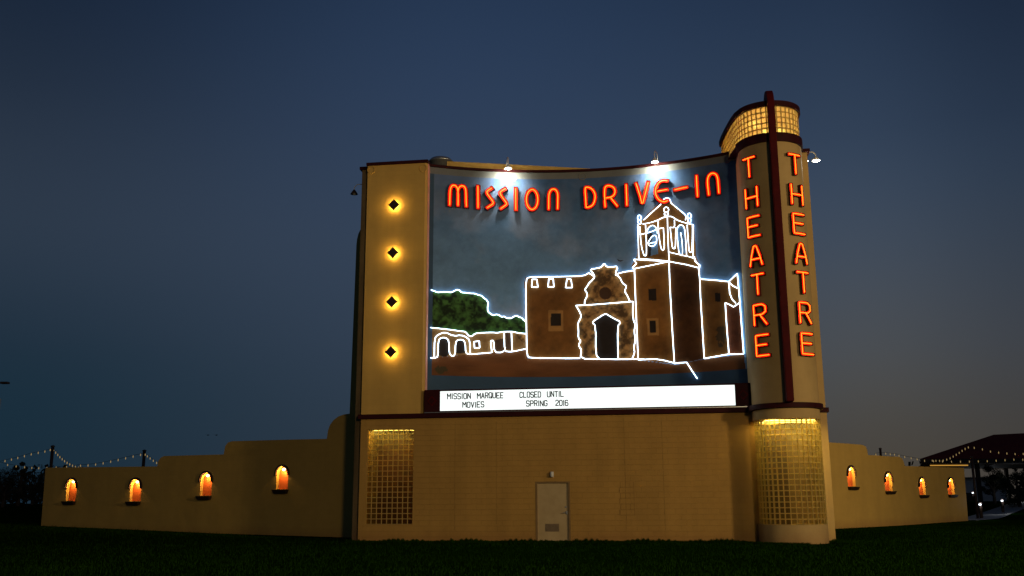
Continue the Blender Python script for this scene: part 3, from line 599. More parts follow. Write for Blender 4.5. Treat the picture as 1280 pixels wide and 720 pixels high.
# ------------------------------------------------------------------ channel letters
def letter(strokes, fmap, parent, lab, wd=.075, depth=.20, nr=.018, tuber=.022):
    "strokes: lists of (u, v); fmap(u, v, d) gives local points at distance d in front of the wall"
    body = MB(); face = MB(); tube = MB()
    for S in strokes:
        S = [np.array(q, float) for q in S]; n = len(S); L_ = []; R_ = []
        cl = np.linalg.norm(S[0]-S[-1]) < 1e-6
        for i, q in enumerate(S):
            a = S[i-1] if i else (S[-2] if cl else S[0]); b2 = S[i+1] if i < n-1 else (S[1] if cl else S[-1])
            d = (b2-a); d /= np.linalg.norm(d)+1e-9; nn = np.array([-d[1], d[0]])
            e = q.copy()
            if not cl and i == 0: e = q-d*wd*.8
            if not cl and i == n-1: e = q+d*wd*.8
            L_.append(e+nn*wd); R_.append(e-nn*wd)
        for i in range(n-1):
            quad = [L_[i], L_[i+1], R_[i+1], R_[i]]
            vs = [fmap(*v, .03) for v in quad]+[fmap(*v, depth) for v in quad]
            body.add(vs, [(0, 1, 5, 4), (2, 3, 7, 6)]+([(1, 2, 6, 5)] if i == n-2 and not cl else [])+([(3, 0, 4, 7)] if i == 0 and not cl else [])+[(3, 2, 1, 0)])
            face.add([fmap(*v, depth-.045) for v in quad], [(0, 1, 2, 3)])
        tube.tube([fmap(*q, depth-.005) for q in S], tuber, 8)
    o = body.build('letter', M['letter_side'], parent)
    if lab: tag(o, lab)
    face.build('letter_face', M['letter_body'], o); tube.build('neon_tube', M['neon_red'], o, True)
z5, z6 = s4(545, 215, 7.111), s4(720, 205, 6.737)
def mm(pt):  # photo point -> (x, z) on the mural face
    P = mpt(pt[0], pt[1], .2); return (P[0], P[2])
def mfmap(u, v, d): return (u, my(u, d), v)
def fine(L_, k=3): return dense(chaikin(L_, 2), k)
MS = empty('neon_letter_sign', A, YAW); tag(MS, 'row of orange neon channel letters reading MISSION DRIVE-IN across the top of the mural', 'neon sign')
msn = [('M', [z5([(120, 290), (122, 200), (125, 150), (138, 120), (157, 113), (178, 122), (193, 150), (195, 200), (194, 295)]), z5([(195, 160), (205, 128), (230, 117), (253, 128), (264, 155), (265, 200), (268, 303)])]), ('I', [z5([(371, 122), (372, 315)])]),
    ('S', [z5([(495, 140), (462, 160), (445, 178), (480, 225), (512, 268), (500, 285), (453, 315)])]), ('S', [z5([(615, 145), (582, 166), (563, 185), (598, 235), (630, 278), (618, 293), (573, 322)])]), ('I', [z5([(707, 142), (709, 333)])]),
    ('O', [z5([(853+52*math.sin(a), 242-90*math.cos(a)) for a in np.linspace(0, 2*PI, 17)])]), ('N', [z5([(1001, 328), (1001, 240), (1003, 190), (1018, 158), (1043, 146), (1068, 158), (1082, 190), (1082, 240), (1080, 325)])]),
    ('D', [z6([(85, 363), (80, 280), (74, 200), (90, 190), (125, 200), (150, 225), (163, 262), (157, 310), (140, 345), (112, 360), (85, 363)])]), ('R', [z6([(245, 360), (240, 280), (240, 205), (250, 184), (275, 178), (305, 186), (325, 205), (330, 235), (318, 262), (290, 278), (250, 284)]), z6([(292, 282), (348, 352)])]),
    ('I', [z6([(422, 170), (428, 346)])]), ('V', [z6([(505, 160), (540, 270), (553, 328), (562, 328), (580, 260), (608, 150)])]), ('E', [z6([(770, 140), (742, 135), (712, 142), (688, 165), (670, 205), (670, 250), (685, 285), (710, 308), (742, 318), (772, 306)]), z6([(685, 226), (768, 212)])]),
    ('-', [z6([(830, 215), (935, 192)])]), ('I', [z6([(1014, 95), (1023, 272)])]), ('N', [z6([(1118, 258), (1110, 190), (1106, 130), (1118, 92), (1146, 72), (1176, 80), (1193, 110), (1198, 170), (1203, 242)])])]
for ch, st in msn:
    straight = ch in 'IV-'
    letter([[mm(q) for q in (dense(s_, 4) if straight else fine(s_))] for s_ in st], mfmap, MS, None, wd=.086, depth=.17, tuber=.017)
GLY = {'T': [[(0, 1), (1, 1)], [(.5, 1), (.5, 0)]], 'H': [[(0, 1), (0, 0)], [(1, 1), (1, 0)], [(0, .5), (1, .5)]], 'E': [[(1, 1), (0, 1), (0, 0), (1, 0)], [(0, .52), (.85, .52)]], 'A': [[(0, 0), (.12, .4), (.38, .96), (.5, 1), (.62, .96), (.88, .4), (1, 0)], [(.12, .33), (.88, .33)]],
       'R': [[(0, 0), (0, 1), (.7, 1), (.95, .88), (.95, .62), (.7, .5), (0, .5)], [(.5, .5), (1, 0)]]}
for side, ang, wdt, lab in ((-1, -40.5, .46, 'vertical orange neon THEATRE letters left of the dark red tower fin'), (1, 36, .46, 'vertical orange neon THEATRE letters right of the dark red tower fin')):
    TS = empty('neon_letter_sign', A, YAW); tag(TS, lab, 'neon sign')
    for ch, zc_ in zip('THEATRE', (13.62, 12.45, 11.33, 10.22, 9.14, 8.02, 6.90)):
        a0 = math.radians(ang+(2.5 if side < 0 else 1)*(10-zc_)/3.4*(0 if side > 0 else 1)); 
        def fm(u, v, d, a0=a0, zc_=zc_):
            a = a0+(u-.5)*wdt/TR; return (CX+(TR+d)*math.sin(a), CY-(TR+d)*math.cos(a), zc_+(v-.5)*.74)
        # strokes in metres for the width, converted back to unit box
        def fm2(x, z, d): return fm(x/wdt, z/.74, d)
        letter([dense([(q[0]*wdt, q[1]*.74) for q in s_], .08) for s_ in GLY[ch]], fm2, TS, None, wd=.062, depth=.16, tuber=.014)
# ------------------------------------------------------------------ marquee lightbox with its changeable letters
MQ = empty('marquee_sign', A, YAW); tag(MQ, 'long white lit marquee box with black changeable letters under the mural', 'sign')
q = MB(); q.box(2.56, 3.17, -.14, .5, 4.86, 5.72); q.box(14.34, 14.92, -.14, .5, 4.86, 5.72); q.box(3.171, 14.339, -.10, .5, 4.86, 4.905); q.box(3.171, 14.339, -.10, .5, 5.665, 5.72); q.box(3.171, 14.339, .0, .5, 4.91, 5.66); fixn(q.build('sign_box', M['maroon'], MQ))
q = MB(); q.box(3.172, 14.338, -.07, -.01, 4.907, 5.663); q.build('light_panel', M['lightbox'], MQ)
q = MB(); q.box(2.56, 14.75, -.15, -.06, 4.832, 4.856); q.build('bottom_rail', M['steel'], MQ)
for x in (2.865, 14.63):
    q = MB(); q.prism([(x, 5.09), (x+.2, 5.29), (x, 5.49), (x-.2, 5.29)], -.165, -.142); o = fixn(q.build('diamond_ornament', M['darkred'], MQ))
    q = MB(); q.prism([(x, 5.17), (x+.12, 5.29), (x, 5.41), (x-.12, 5.29)], -.18, -.166); fixn(q.build('diamond_boss', M['maroon'], o))
q = MB(); q.slab([(2.56, .51)]+[(x, my(x, .03)) for x in xsm]+[(14.9, .51)], 5.3, 5.36); fixn(q.build('top_flashing', M['roof'], MQ))
SF = {'M': [[(0, 0), (0, 1), (.5, .45), (1, 1), (1, 0)]], 'I': [[(.5, 0), (.5, 1)]], 'S': [[(1, .85), (.82, 1), (.18, 1), (0, .85), (0, .64), (.15, .53), (.85, .47), (1, .36), (1, .15), (.82, 0), (.18, 0), (0, .15)]],
      'O': [[(.2, 0), (.8, 0), (1, .15), (1, .85), (.8, 1), (.2, 1), (0, .85), (0, .15), (.2, 0)]], 'N': [[(0, 0), (0, 1), (1, 0), (1, 1)]], 'A': [[(0, 0), (.5, 1), (1, 0)], [(.18, .33), (.82, .33)]], 'R': [[(0, 0), (0, 1), (.8, 1), (1, .88), (1, .62), (.8, .5), (0, .5)], [(.5, .5), (1, 0)]],
      'Q': [[(.2, 0), (.8, 0), (1, .15), (1, .85), (.8, 1), (.2, 1), (0, .85), (0, .15), (.2, 0)], [(.6, .25), (1.05, -.06)]], 'U': [[(0, 1), (0, .15), (.2, 0), (.8, 0), (1, .15), (1, 1)]], 'E': [[(1, 1), (0, 1), (0, 0), (1, 0)], [(0, .5), (.8, .5)]], 'C': [[(1, .8), (.8, 1), (.2, 1), (0, .85), (0, .15), (.2, 0), (.8, 0), (1, .2)]],
      'L': [[(0, 1), (0, 0), (1, 0)]], 'D': [[(0, 0), (0, 1), (.75, 1), (1, .8), (1, .2), (.75, 0), (0, 0)]], 'T': [[(0, 1), (1, 1)], [(.5, 1), (.5, 0)]], 'V': [[(0, 1), (.5, 0), (1, 1)]], 'P': [[(0, 0), (0, 1), (.8, 1), (1, .86), (1, .6), (.8, .46), (0, .46)]], 'G': [[(1, .8), (.8, 1), (.2, 1), (0, .85), (0, .15), (.2, 0), (.8, 0), (1, .15), (1, .45), (.6, .45)]],
      '2': [[(0, .8), (.2, 1), (.8, 1), (1, .85), (1, .62), (0, .12), (0, 0), (1, 0)]], '0': [[(.2, 0), (.8, 0), (1, .15), (1, .85), (.8, 1), (.2, 1), (0, .85), (0, .15), (.2, 0)]], '1': [[(.25, .8), (.5, 1), (.5, 0)]], '6': [[(.95, .85), (.8, 1), (.2, 1), (0, .85), (0, .15), (.2, 0), (.8, 0), (1, .15), (1, .42), (.8, .55), (0, .55)]]}
z7 = s4(545, 475, 6.737)
def sx_(px): return FB.ony(545+px/6.737, 497, -.09)[0]
for word, a, b2, z in (('MISSION', 95, 290, 5.36), ('MARQUEE', 347, 565, 5.36), ('CLOSED', 706, 882, 5.36), ('UNTIL', 937, 1073, 5.36), ('MOVIES', 225, 403, 5.02), ('SPRING', 760, 935, 5.02), ('2016', 1007, 1110, 5.02)):
    x0, x1 = sx_(a), sx_(b2); wt = [.3 if c_ in 'I1' else 1.18 if c_ == 'M' else 1. for c_ in word]; gap = .42; tot = sum(wt)+gap*(len(word)-1); k = (x1-x0)/tot; x = x0
    for c_, w_ in zip(word, wt):
        q = MB(); ww = k*w_; hh = .205; jz = random.uniform(-.007, .007); jt = random.uniform(-.03, .03)
        for S in SF[c_]:
            pts = [np.array([x+v[0]*ww+(v[1]-.5)*hh*jt, z+jz+v[1]*hh-(v[0]-.5)*ww*jt]) for v in S]
            for p0, p1 in zip(pts, pts[1:]):
                d = (p1-p0)/np.linalg.norm(p1-p0); e = d*.011; nn = np.array([-d[1], d[0]])*.019
                c4 = [p0-e-nn, p1+e-nn, p1+e+nn, p0-e+nn]; q.prism([tuple(v) for v in c4], -.078, -.0715, back=False)
        q.build('letter', M['marqletter'], MQ); x += k*(w_+gap)
# ------------------------------------------------------------------ gooseneck lamps
def spot(name, loc, tgt, energy, colr, size=.05, ang=90, blend=.5):
    l_ = bpy.data.lights.new(name, 'SPOT'); l_.energy = energy; l_.color = colr; l_.shadow_soft_size = size; l_.spot_size = math.radians(ang); l_.spot_blend = blend
    o = bpy.data.objects.new(name, l_); link(o); o.location = [float(v) for v in loc]; d = Vector([float(v) for v in (np.array(tgt)-np.array(loc))]); o.rotation_euler = d.to_track_quat('-Z', 'Y').to_euler(); return o
def point(name, loc, energy, colr, size=.05):
    l_ = bpy.data.lights.new(name, 'POINT'); l_.energy = energy; l_.color = colr; l_.shadow_soft_size = size
    o = bpy.data.objects.new(name, l_); link(o); o.location = [float(v) for v in loc]; return o
def area(name, loc, tgt, energy, colr, sx, sy):
    l_ = bpy.data.lights.new(name, 'AREA'); l_.shape = 'RECTANGLE'; l_.size = sx; l_.size_y = sy; l_.energy = energy; l_.color = colr
    o = bpy.data.objects.new(name, l_); link(o); o.location = [float(v) for v in loc]; d = Vector([float(v) for v in (np.array(tgt)-np.array(loc))]); o.rotation_euler = d.to_track_quat('-Z', 'Y').to_euler(); return o
def gooseneck(x, y, z, out, lab, lit=True, reach=.45, s=1., drop=0.):
    "x, y, z foot of the arm on the parapet in building coordinates; out is the horizontal direction it reaches in"
    root = empty('gooseneck_lamp', FB.W((x, y, z)), YAW); o3 = np.array([out[0], out[1], 0.])
    a = MB(); a.tube([o3*0, o3*.0+(0, 0, .30*s), o3*reach*.25+np.array((0, 0, .42*s)), o3*reach*.7+np.array((0, 0, .42*s)), o3*reach+np.array((0, 0, .30*s)), o3*reach+np.array((0, 0, .18*s-drop))], .018, 8); a.lathe([(.05, 0), (.05, .03)], (0, 0, 0)); a.build('arm', M['white_metal'], root, True)
    c_ = o3*reach; sh = MB(); sh.lathe([(.03, .20*s), (.05, .17*s), (.10, .10*s), (.16, 0), (.155, 0), (.09, .09*s), (.03, .16*s)], (c_[0], c_[1], -drop), 16); sh.build('shade', M['white_metal'] if lit else M['iron'], root, True)
    bl = MB(); bl.lathe([(.01, -.025), (.06, -.015), (.08, .03), (.05, .08), (.01, .10)], (c_[0], c_[1], -drop), 12); bl.build('bulb', M['bulb'] if lit else M['white_metal'], root, True)
    tag(root, lab, 'lamp'); return root, FB.W((x+c_[0], y+c_[1], z-.02-drop))
for px, py, lab in ((633, 214, 'lit gooseneck lamp on the parapet above the word MISSION'), (822, 204, 'lit gooseneck lamp on the parapet above the hyphenated last word')):
    P = mpt(px, py, .1); xx = P[0]; yy = my(xx, .02)
    n = np.array([MX-xx, MY-yy]); n /= np.linalg.norm(n)
    root, L0 = gooseneck(xx, yy-.0, 15.10, n, lab, True, .60, 1., .15)
    spot('gooseneck_light', L0-np.array([0, 0, .04]), FB.W((xx, yy, 14.62)), 370, (1, .94, .74), .20, 150, 1.)
root, L0 = gooseneck(17.68, .9, 14.55, (1, 0), 'lit gooseneck lamp reaching out from the right side of the tower', True, .34, .9)
point('gooseneck_light', L0-np.array([0, 0, .1]), 60, (1, .95, .8), .08)
gooseneck(-.36, .7, 14.1, (-1, 0), 'unlit dark shaded gooseneck lamp beside the left pier', False, .42, 1.0)
# dome of the roof fan behind the parapet
rd = MB(); P = FB.ony(551, 204, 3.0); rd.lathe([(.48, -1.2), (.48, -.02), (.56, 0), (.55, .05), (.44, .16), (.25, .23), (.05, .26)], (P[0], 3.0, P[2]+.02), 24)
RF = rd.build('roof_fan', M['steel'], None, True); RF.location = A; RF.rotation_euler = (0, 0, YAW); tag(RF, 'round metal dome of a roof fan behind the top left of the mural', 'roof fan')
# ------------------------------------------------------------------ wings with lit niches
def wing(name, x_l, y_l, D_l, x_r, y_r, D_r, outline_px, niches, label, ext):
    PL, PR = at(x_l, y_l, D_l), at(x_r, y_r, D_r); yaw = math.atan2(PR[1]-PL[1], PR[0]-PL[0]); Fr = Frame((PL[0], PL[1], 0), yaw)
    root = empty(name, (PL[0], PL[1], 0), yaw); tag(root, label, 'wall')
    out = [tuple(Fr.ony(x, y, 0)[[0, 2]]) for x, y in outline_px]
    # hidden stretch that joins the wall to the building
    (xa, za_), (xb, zb2) = out[0], out[1]
    if ext > 0: out = [(xa+ext, za_)]+[(out[2][0]+ext, out[2][1])]+out[2:]+[]
    else: out = [(xa+ext, za_), (xb+ext, zb2)]+out[1:]
    holes = []
    for (x, yt, yb, wpx) in niches:
        T, Bo = Fr.ony(x, yt), Fr.ony(x, yb); hw = abs(Fr.ony(x+wpx/2, yt)[0]-Fr.ony(x-wpx/2, yt)[0])/2; r_ = hw; zt = T[2]; z0 = Bo[2]
        ap = [(T[0]-hw, z0), (T[0]+hw, z0)]+[(T[0]+hw*math.cos(a), zt-r_+r_*math.sin(a)) for a in np.linspace(0, PI, 13)]
        holes.append(ap)
    fixn(MB().prism(out, 0, .16, holes).build('wall_panel', M['wing'], root))
    coping = MB(); 
    for ap, nd in zip(holes, niches):
        cx_ = (ap[0][0]+ap[1][0])/2; z0 = ap[0][1]; zt = max(v[1] for v in ap); hw = (ap[1][0]-ap[0][0])/2; zs_ = zt-hw
        q = MB(); pts = ap; n = len(pts)
        q.add([(v[0], .162, v[1]) for v in pts]+[(v[0], .158, v[1]) for v in pts], [tuple(range(n))])
        nb = q.build('wall_niche', M['niche'], root)
        arcp = [(cx_+(hw+.003)*math.cos(a), zs_+(hw+.003)*math.sin(a)) for a in np.linspace(-.12, PI+.12, 17)]; arco = [(cx_+(hw+.09)*math.cos(a), zs_+(hw+.09)*math.sin(a)) for a in np.linspace(-.12, PI+.12, 17)]
        h_ = MB()
        k = len(arcp); vs = []
        for pth, yy in ((arcp, -.002), (arco, -.002), (arcp, -.085), (arco, -.075)): vs += [(v[0], yy, v[1]) for v in pth]
        fs = []
        for i in range(k-1): fs += [(i, i+1, 2*k+i+1, 2*k+i), (k+i+1, k+i, 3*k+i, 3*k+i+1), (2*k+i, 2*k+i+1, 3*k+i+1, 3*k+i)]
        fs += [(0, 2*k, 3*k, k), (k-1, 2*k-1, 4*k-1, 3*k-1)]
        h_.add(vs, fs); fixn(h_.build('hood', M['iron'], nb))
        s_ = MB(); t0, t1 = z0-.02, z0-.19
        s_.add([(cx_-hw-.07, -.002, t0), (cx_+hw+.07, -.002, t0), (cx_+hw+.07, -.22, t0), (cx_-hw-.07, -.22, t0), (cx_-hw, -.002, t1), (cx_+hw, -.002, t1), (cx_+hw, -.14, t1), (cx_-hw, -.14, t1)], [(0, 3, 2, 1), (4, 5, 6, 7), (0, 1, 5, 4), (1, 2, 6, 5), (2, 3, 7, 6), (3, 0, 4, 7)])
        fixn(s_.build('sill', M['iron'], nb))
        bl = MB(); bl.lathe([(.005, -.07), (.055, -.05), (.085, 0), (.065, .04), (.01, .06)], (cx_, .075, zt-.125), 10); bl.build('lamp', M['nichebulb'], nb, True)
        point('niche_light', Fr.W((cx_, -.015, zt-.16)), 42*random.uniform(.86, 1.12), (1, .60, .17), .05)
    return root, Fr
Lp = [(443, 672.5), (449, 515), (452, 285), (450.5, 287), (448, 292), (446.3, 299), (445.5, 306), (437, 517), (430, 518), (423, 520.5), (417, 525), (412.5, 531), (410, 538), (408.5, 548.5), (360, 549.5), (290, 551.5), (285, 553), (281.5, 557.5), (279.5, 568), (205, 570), (201, 572), (198, 576), (196.5, 583), (120, 583.8), (57, 584.6), (51, 660)]
WL, FL = wing('garden_wall', 52, 658, 52.0, 440, 671.3, 41.5, Lp, [(90.5, 599, 626, 12.5), (170.5, 599, 626.5, 13.5), (258.5, 591, 619.5, 14), (353.5, 583, 611.5, 14.5)], 'long stepped tan wall with four glowing arched niches left of the building', 1.3)
Rp = [(1025, 664), (1036.5, 553), (1060, 554.5), (1078, 556), (1082, 558), (1084, 562), (1085, 568.7), (1105, 570), (1124, 571), (1127.5, 573), (1129.5, 577), (1131, 582.5), (1170, 583.7), (1205, 584.8), (1210.3, 652)]
WR, FR_ = wing('garden_wall', 1040, 662, 51.5, 1210, 649.6, 64.5, Rp, [(1063, 583.5, 608, 9.5), (1109.5, 591, 613.5, 9), (1151.5, 597.5, 618.5, 8), (1187.5, 598, 618, 8)], 'stepped tan wall with four glowing arched niches right of the tower', -9.)
# ------------------------------------------------------------------ string lights and poles
def pole(px, ytop, D, lab, r=.05, grp=None, ybase=None):
    P = at(px, ytop, D); z0 = float(gh(P[0], P[1])); q = MB(); q.tube([(0, 0, -.2), (0, 0, P[2]-z0)], r, 10); root = empty('string_light_pole', (P[0], P[1], z0))
    q.build('post', M['iron'], root, True); c_ = MB(); c_.lathe([(r*1.3, 0), (r*1.3, .06), (r*.4, .10)], (0, 0, P[2]-z0), 10); c_.build('cap', M['iron'], root); 
    bs = MB(); bs.lathe([(.18, 0), (.16, .06), (r*1.2, .08)], (0, 0, 0), 12); bs.build('base', M['iron'], root); tag(root, lab, 'pole', grp); return P
def string(pxs, D0, D1, lab, nb=None, r=.030):
    root = empty('string_lights'); n = len(pxs); pts = [at(x, y, D0+(D1-D0)*i/(n-1)) for i, (x, y) in enumerate(pxs)]
    pts = [np.array(v) for v in chaikin([tuple(v) for v in pts], 1)]
    q = MB(); q.tube(pts, .012, 5); q.build('cable', M['iron'], root)
    S = [0]
    for a, b2 in zip(pts, pts[1:]): S.append(S[-1]+np.linalg.norm(b2-a))
    nb = nb or int(S[-1]/.8)
    for i in range(nb):
        s_ = S[-1]*(i+.5)/nb; P = np.array([np.interp(s_, S, [v[k] for v in pts]) for k in range(3)]); bl = MB(); bl.lathe([(.015, .0), (.02, -.03), (r, -.07), (r*.9, -.11), (.01, -.15)], P, 8); bl.build('bulb', M['bulb_warm'], root, True)
    tag(root, lab, 'string lights')
pole(66, 558.5, 62, 'left one of two thin dark poles behind the left garden wall', .10)
pole(180.5, 564, 62, 'right one of two thin dark poles behind the left garden wall', .10)
string([(-6, 578), (10, 574), (24, 570.7), (40, 566), (57, 563), (66, 560)], 66, 62, 'string of warm bulbs rising from the left edge to the left pole', 9)
string([(66, 560), (69, 563.5), (78, 573), (87, 579), (96, 583), (104, 584)], 62, 62, 'string of warm bulbs dropping steeply right of the left pole', 12)
string([(96, 581), (116, 580), (135, 576.5), (159, 571), (172, 568), (180.5, 566)], 62, 62, 'string of warm bulbs rising to the right pole behind the left wall', 9)
string([(180.5, 566), (184, 568.5), (191, 574), (199, 579), (206, 583)], 62, 60, 'short string of warm bulbs falling behind the wall step', 7)
string([(-6, 576), (14, 581), (34, 583), (47, 584), (65, 583.5), (90, 582)], 72, 64, 'low sagging string of warm bulbs at far left', 9)
pole(1100.3, 561.5, 68, 'short dark pole top behind the right garden wall', .08)
pole(1214.5, 572, 70, 'dark string light pole beside the pavilion and the right wall end', .09)
string([(1093, 567.5), (1096.4, 566), (1106.7, 565.5), (1113, 566.6), (1119, 567), (1126, 569), (1139, 571.5), (1150, 573.5)], 68, 72, 'string of small bulbs along the top of the right garden wall', 9)
string([(1163, 574.5), (1175, 575), (1181, 574), (1187, 572), (1192, 569), (1198, 565.5), (1203.5, 561.5), (1209, 558.2), (1212.5, 557.5)], 72, 71, 'string of bulbs climbing over the pavilion roof', 12)
string([(1212.5, 557.5), (1224, 559.7), (1231, 561), (1238.5, 563.5), (1245.5, 564.4), (1253, 564.8), (1260, 565.8), (1267, 566.4), (1284, 566)], 71, 71, 'string of bulbs running right across the pavilion roof', 7)
string([(1150, 574.5), (1178, 575.6), (1200, 575.9), (1223, 575.6), (1248, 574.5), (1267, 573), (1284, 573.5)], 72, 72, 'string of bulbs hanging below the pavilion eave', 12)
# ------------------------------------------------------------------ pavilion
def pavilion():
    D = 84.; E0 = at(1150, 573.5, D); E1 = at(1420, 571, D+2); r0 = at(1242, 543.3, D+7); r1 = at(1400, 535.5, D+8); zb2 = E0[2]
    root = empty('picnic_pavilion', (E0[0], E0[1], 0.)); tag(root, 'open pavilion with a low dark maroon hipped roof beyond the right wall', 'pavilion')
    o = lambda v: np.array(v)-np.array([E0[0], E0[1], 0.])
    bk0 = np.array([E0[0]+7.6, E0[1]+16, zb2]); bk1 = np.array([E1[0], E1[1]+16, zb2]); E1[2] = zb2
    q = MB(); vs = [o(v) for v in (E0, E1, bk1, bk0, r0, r1)]; q.add(vs, [(0, 1, 5, 4), (1, 2, 5), (2, 3, 4, 5), (3, 0, 4)]); q.build('roof', M['terra_roof'], root)
    q = MB(); vs2 = [v-np.array([0, 0, .35]) for v in vs[:4]]; q.add(vs[:4]+vs2, [(0, 4, 5, 1), (1, 5, 6, 2), (2, 6, 7, 3), (3, 7, 4, 0), (4, 7, 6, 5)]); q.v = [(v[0], v[1], v[2]-.01) for v in q.v]; q.build('fascia', M['darkwood'], root)
    L_ = np.linalg.norm(vs[1]-vs[0]); d = (vs[1]-vs[0])/L_
    for t in (.8, 5.5, 10.2, 14.9):
        for yy in (1., 14.):
            P = d*t+vs[0]; q = MB(); q.box(P[0]-.15, P[0]+.15, P[1]+yy-.15, P[1]+yy+.15, 0, zb2-.4); q.build('post', M['darkwood'], root)
    P = vs[0]+d*.9; q = MB(); q.box(P[0]+.5, P[0]+3.7, P[1]+1.2, P[1]+1.35, zb2-.56, zb2-.47); q.build('strip_lamp', glow('pavilion_strip', (1, .50, .08), .5), root)
pavilion()
# low light building behind
P = at(1226, 615, 112); root = empty('service_building', (P[0], P[1], 0)); tag(root, 'small pale outbuilding in the dark behind the pavilion posts', 'building')
q = MB(); q.box(-3.2, 3.2, 0, 4, 0, 3.6); q.build('wall', surf('pale_wall', (.5, .5, .5), (.4, .4, .42)), root); q = MB(); q.box(-3.6, 3.6, -.4, 4.4, 3.604, 3.8); q.build('roof', M['roof'], root); q = MB(); q.box(-1.8, -.9, -.03, -.002, 0, 2.1); q.build('door', M['iron'], root)
# ------------------------------------------------------------------ bollard lights and path
bsrc = None
for i, (px, py, D, lab) in enumerate(((1225, 630.5, 66, 'nearest lit bollard by the path right of the wall end'), (1252.5, 625.8, 76, 'second lit bollard along the path at the right'), (1272.8, 622.3, 88, 'third lit bollard at the right edge of the lawn'), (1241.5, 613.5, 100, 'bright far bollard between the dark trees'), (1216, 617.2, 104, 'faint far bollard just beyond the wall end'))):
    P = at(px, py, D); z0 = float(gh(P[0], P[1]))
    if bsrc is None:
        bsrc = empty('bollard_light'); q = MB(); q.lathe([(.11, 0), (.11, .80), (.10, .82)], (0, 0, 0), 14); q.build('post', M['iron'], bsrc, True); q = MB(); q.lathe([(.07, .822), (.08, .86), (.08, .92)], (0, 0, 0), 12); q.build('lamp', glow('bollard_lamp', (.85, .93, 1), 3.), bsrc, True)
        q = MB(); q.lathe([(.12, .921), (.12, .96), (.04, 1.0)], (0, 0, 0), 14); q.build('cap', M['iron'], bsrc, True); root = bsrc
    else: root = copy_tree(bsrc)
    root.location = (float(P[0]), float(P[1]), max(z0, P[2]-.88) if P[2]-.88 > z0 and P[2]-.88 < z0+.6 else z0); tag(root, lab, 'bollard light', 'bollard lights along the path')
    point('bollard_lamp_light', (P[0], P[1]-.2, root.location[2]+1.0), 16, (.85, .93, 1), .1)
def path_strip(name, pts, wd, mat, dz):
    q = MB(); L_ = []; Rr = []; pts = [np.array(v, float) for v in chaikin(pts, 2)]
    for i, v in enumerate(pts):
        a = pts[max(i-1, 0)]; b2 = pts[min(i+1, len(pts)-1)]; d = (b2-a)/np.linalg.norm(b2-a); nn = np.array([-d[1], d[0]])*wd/2
        for s_, T in ((1, L_), (-1, Rr)): e = v+nn*s_; T.append((e[0], e[1], float(gh(*e))+dz))
    k = len(pts); q.add(L_+Rr, [(i, i+1, k+i+1, k+i) for i in range(k-1)]); o = q.build(name, mat); tag(o, kind='structure'); return o
a0 = at(1200, 640, 72); a1 = at(1225, 638, 75); a2 = at(1255, 634.5, 80); a3 = at(1300, 631, 90)
path_strip('path', [(29, 66), (31.5, 69), (33.5, 72), (36, 76), (39, 80), (45.6, 88), (60, 104)], 2.6, M['path'], .04)
path_strip('road', [(-120, 120), (-70, 112), (-40, 110), (0, 118), (80, 140)], 7., M['asphalt'], .05)
# ------------------------------------------------------------------ trees
M['leaf'] = surf('dark_leaf', (.045, .045, .018), (.022, .024, .010), .7, 1.2)
M['bark'] = surf('bark', (.08, .06, .045), None, .9, 8., .01)
def tree(x, y, h, cr, lab, name='broadleaf_tree', grp=None, n=9000, flat=1., bare=False):
    z0 = float(gh(x, y)); root = empty(name, (x, y, z0)); tq = MB(); r0 = h*.022+.05
    tq.tube([(0, 0, -.2), (.05*h*.1, 0, h*.25), (0, .1, h*.5), (.1, 0, h*.8)], .1, 8, rr=[r0*1.4, r0, r0*.75, r0*.3])
    cl = []
    for i in range(16):
        a = random.random()*2*PI; zz = h*(.12+.82*random.random()); rad = cr*math.sqrt(max(0, 1-((zz/h-.55)/.5)**2))*(.45+.55*random.random()); c_ = (rad*math.cos(a), rad*math.sin(a), zz)
        tq.tube([(0, 0, zz*.55), (c_[0]*.5, c_[1]*.5, zz*.8), c_], .05, 5, rr=[r0*.5, r0*.3, r0*.1]); cl.append((c_, cr*(.28+.25*random.random())))
    tq.build('trunk', M['bark'], root, True)
    k = rng.integers(0, len(cl), n); C0 = np.array([c_[0] for c_ in cl])[k]; R_ = np.array([c_[1] for c_ in cl])[k]
    d = rng.normal(size=(n, 3)); d /= np.linalg.norm(d, axis=1)[:, None]; Pn = C0+d*(R_*rng.random(n)**.45)[:, None]*np.array([1, 1, .8])
    e1 = rng.normal(size=(n, 3)); e1 /= np.linalg.norm(e1, axis=1)[:, None]; e2 = np.cross(e1, rng.normal(size=(n, 3))); e2 /= np.linalg.norm(e2, axis=1)[:, None]
    s_ = (.06+.09*rng.random(n))[:, None]*(h/7)
    V = np.stack([Pn-e1*s_, Pn-e2*s_*.5, Pn+e1*s_, Pn+e2*s_*.5], 1)
    me = bpy.data.meshes.new('crown'); me.vertices.add(n*4); me.vertices.foreach_set('co', V.ravel()); me.loops.add(n*4); me.loops.foreach_set('vertex_index', np.arange(n*4, dtype=np.int32)); me.polygons.add(n); me.polygons.foreach_set('loop_start', np.arange(0, n*4, 4, dtype=np.int32)); me.polygons.foreach_set('loop_total', np.full(n, 4, np.int32)); me.update(); me.materials.append(M['leaf']); link(bpy.data.objects.new('crown', me), root)
    tag(root, lab, 'tree', grp)
def treeat(px, ytop, D, wpx, lab, **kw):
    P = at(px, ytop, D); z0 = float(gh(P[0], P[1])); tree(P[0], P[1], (P[2]-z0)*.93, wpx/FPX*D/2, lab, **kw)
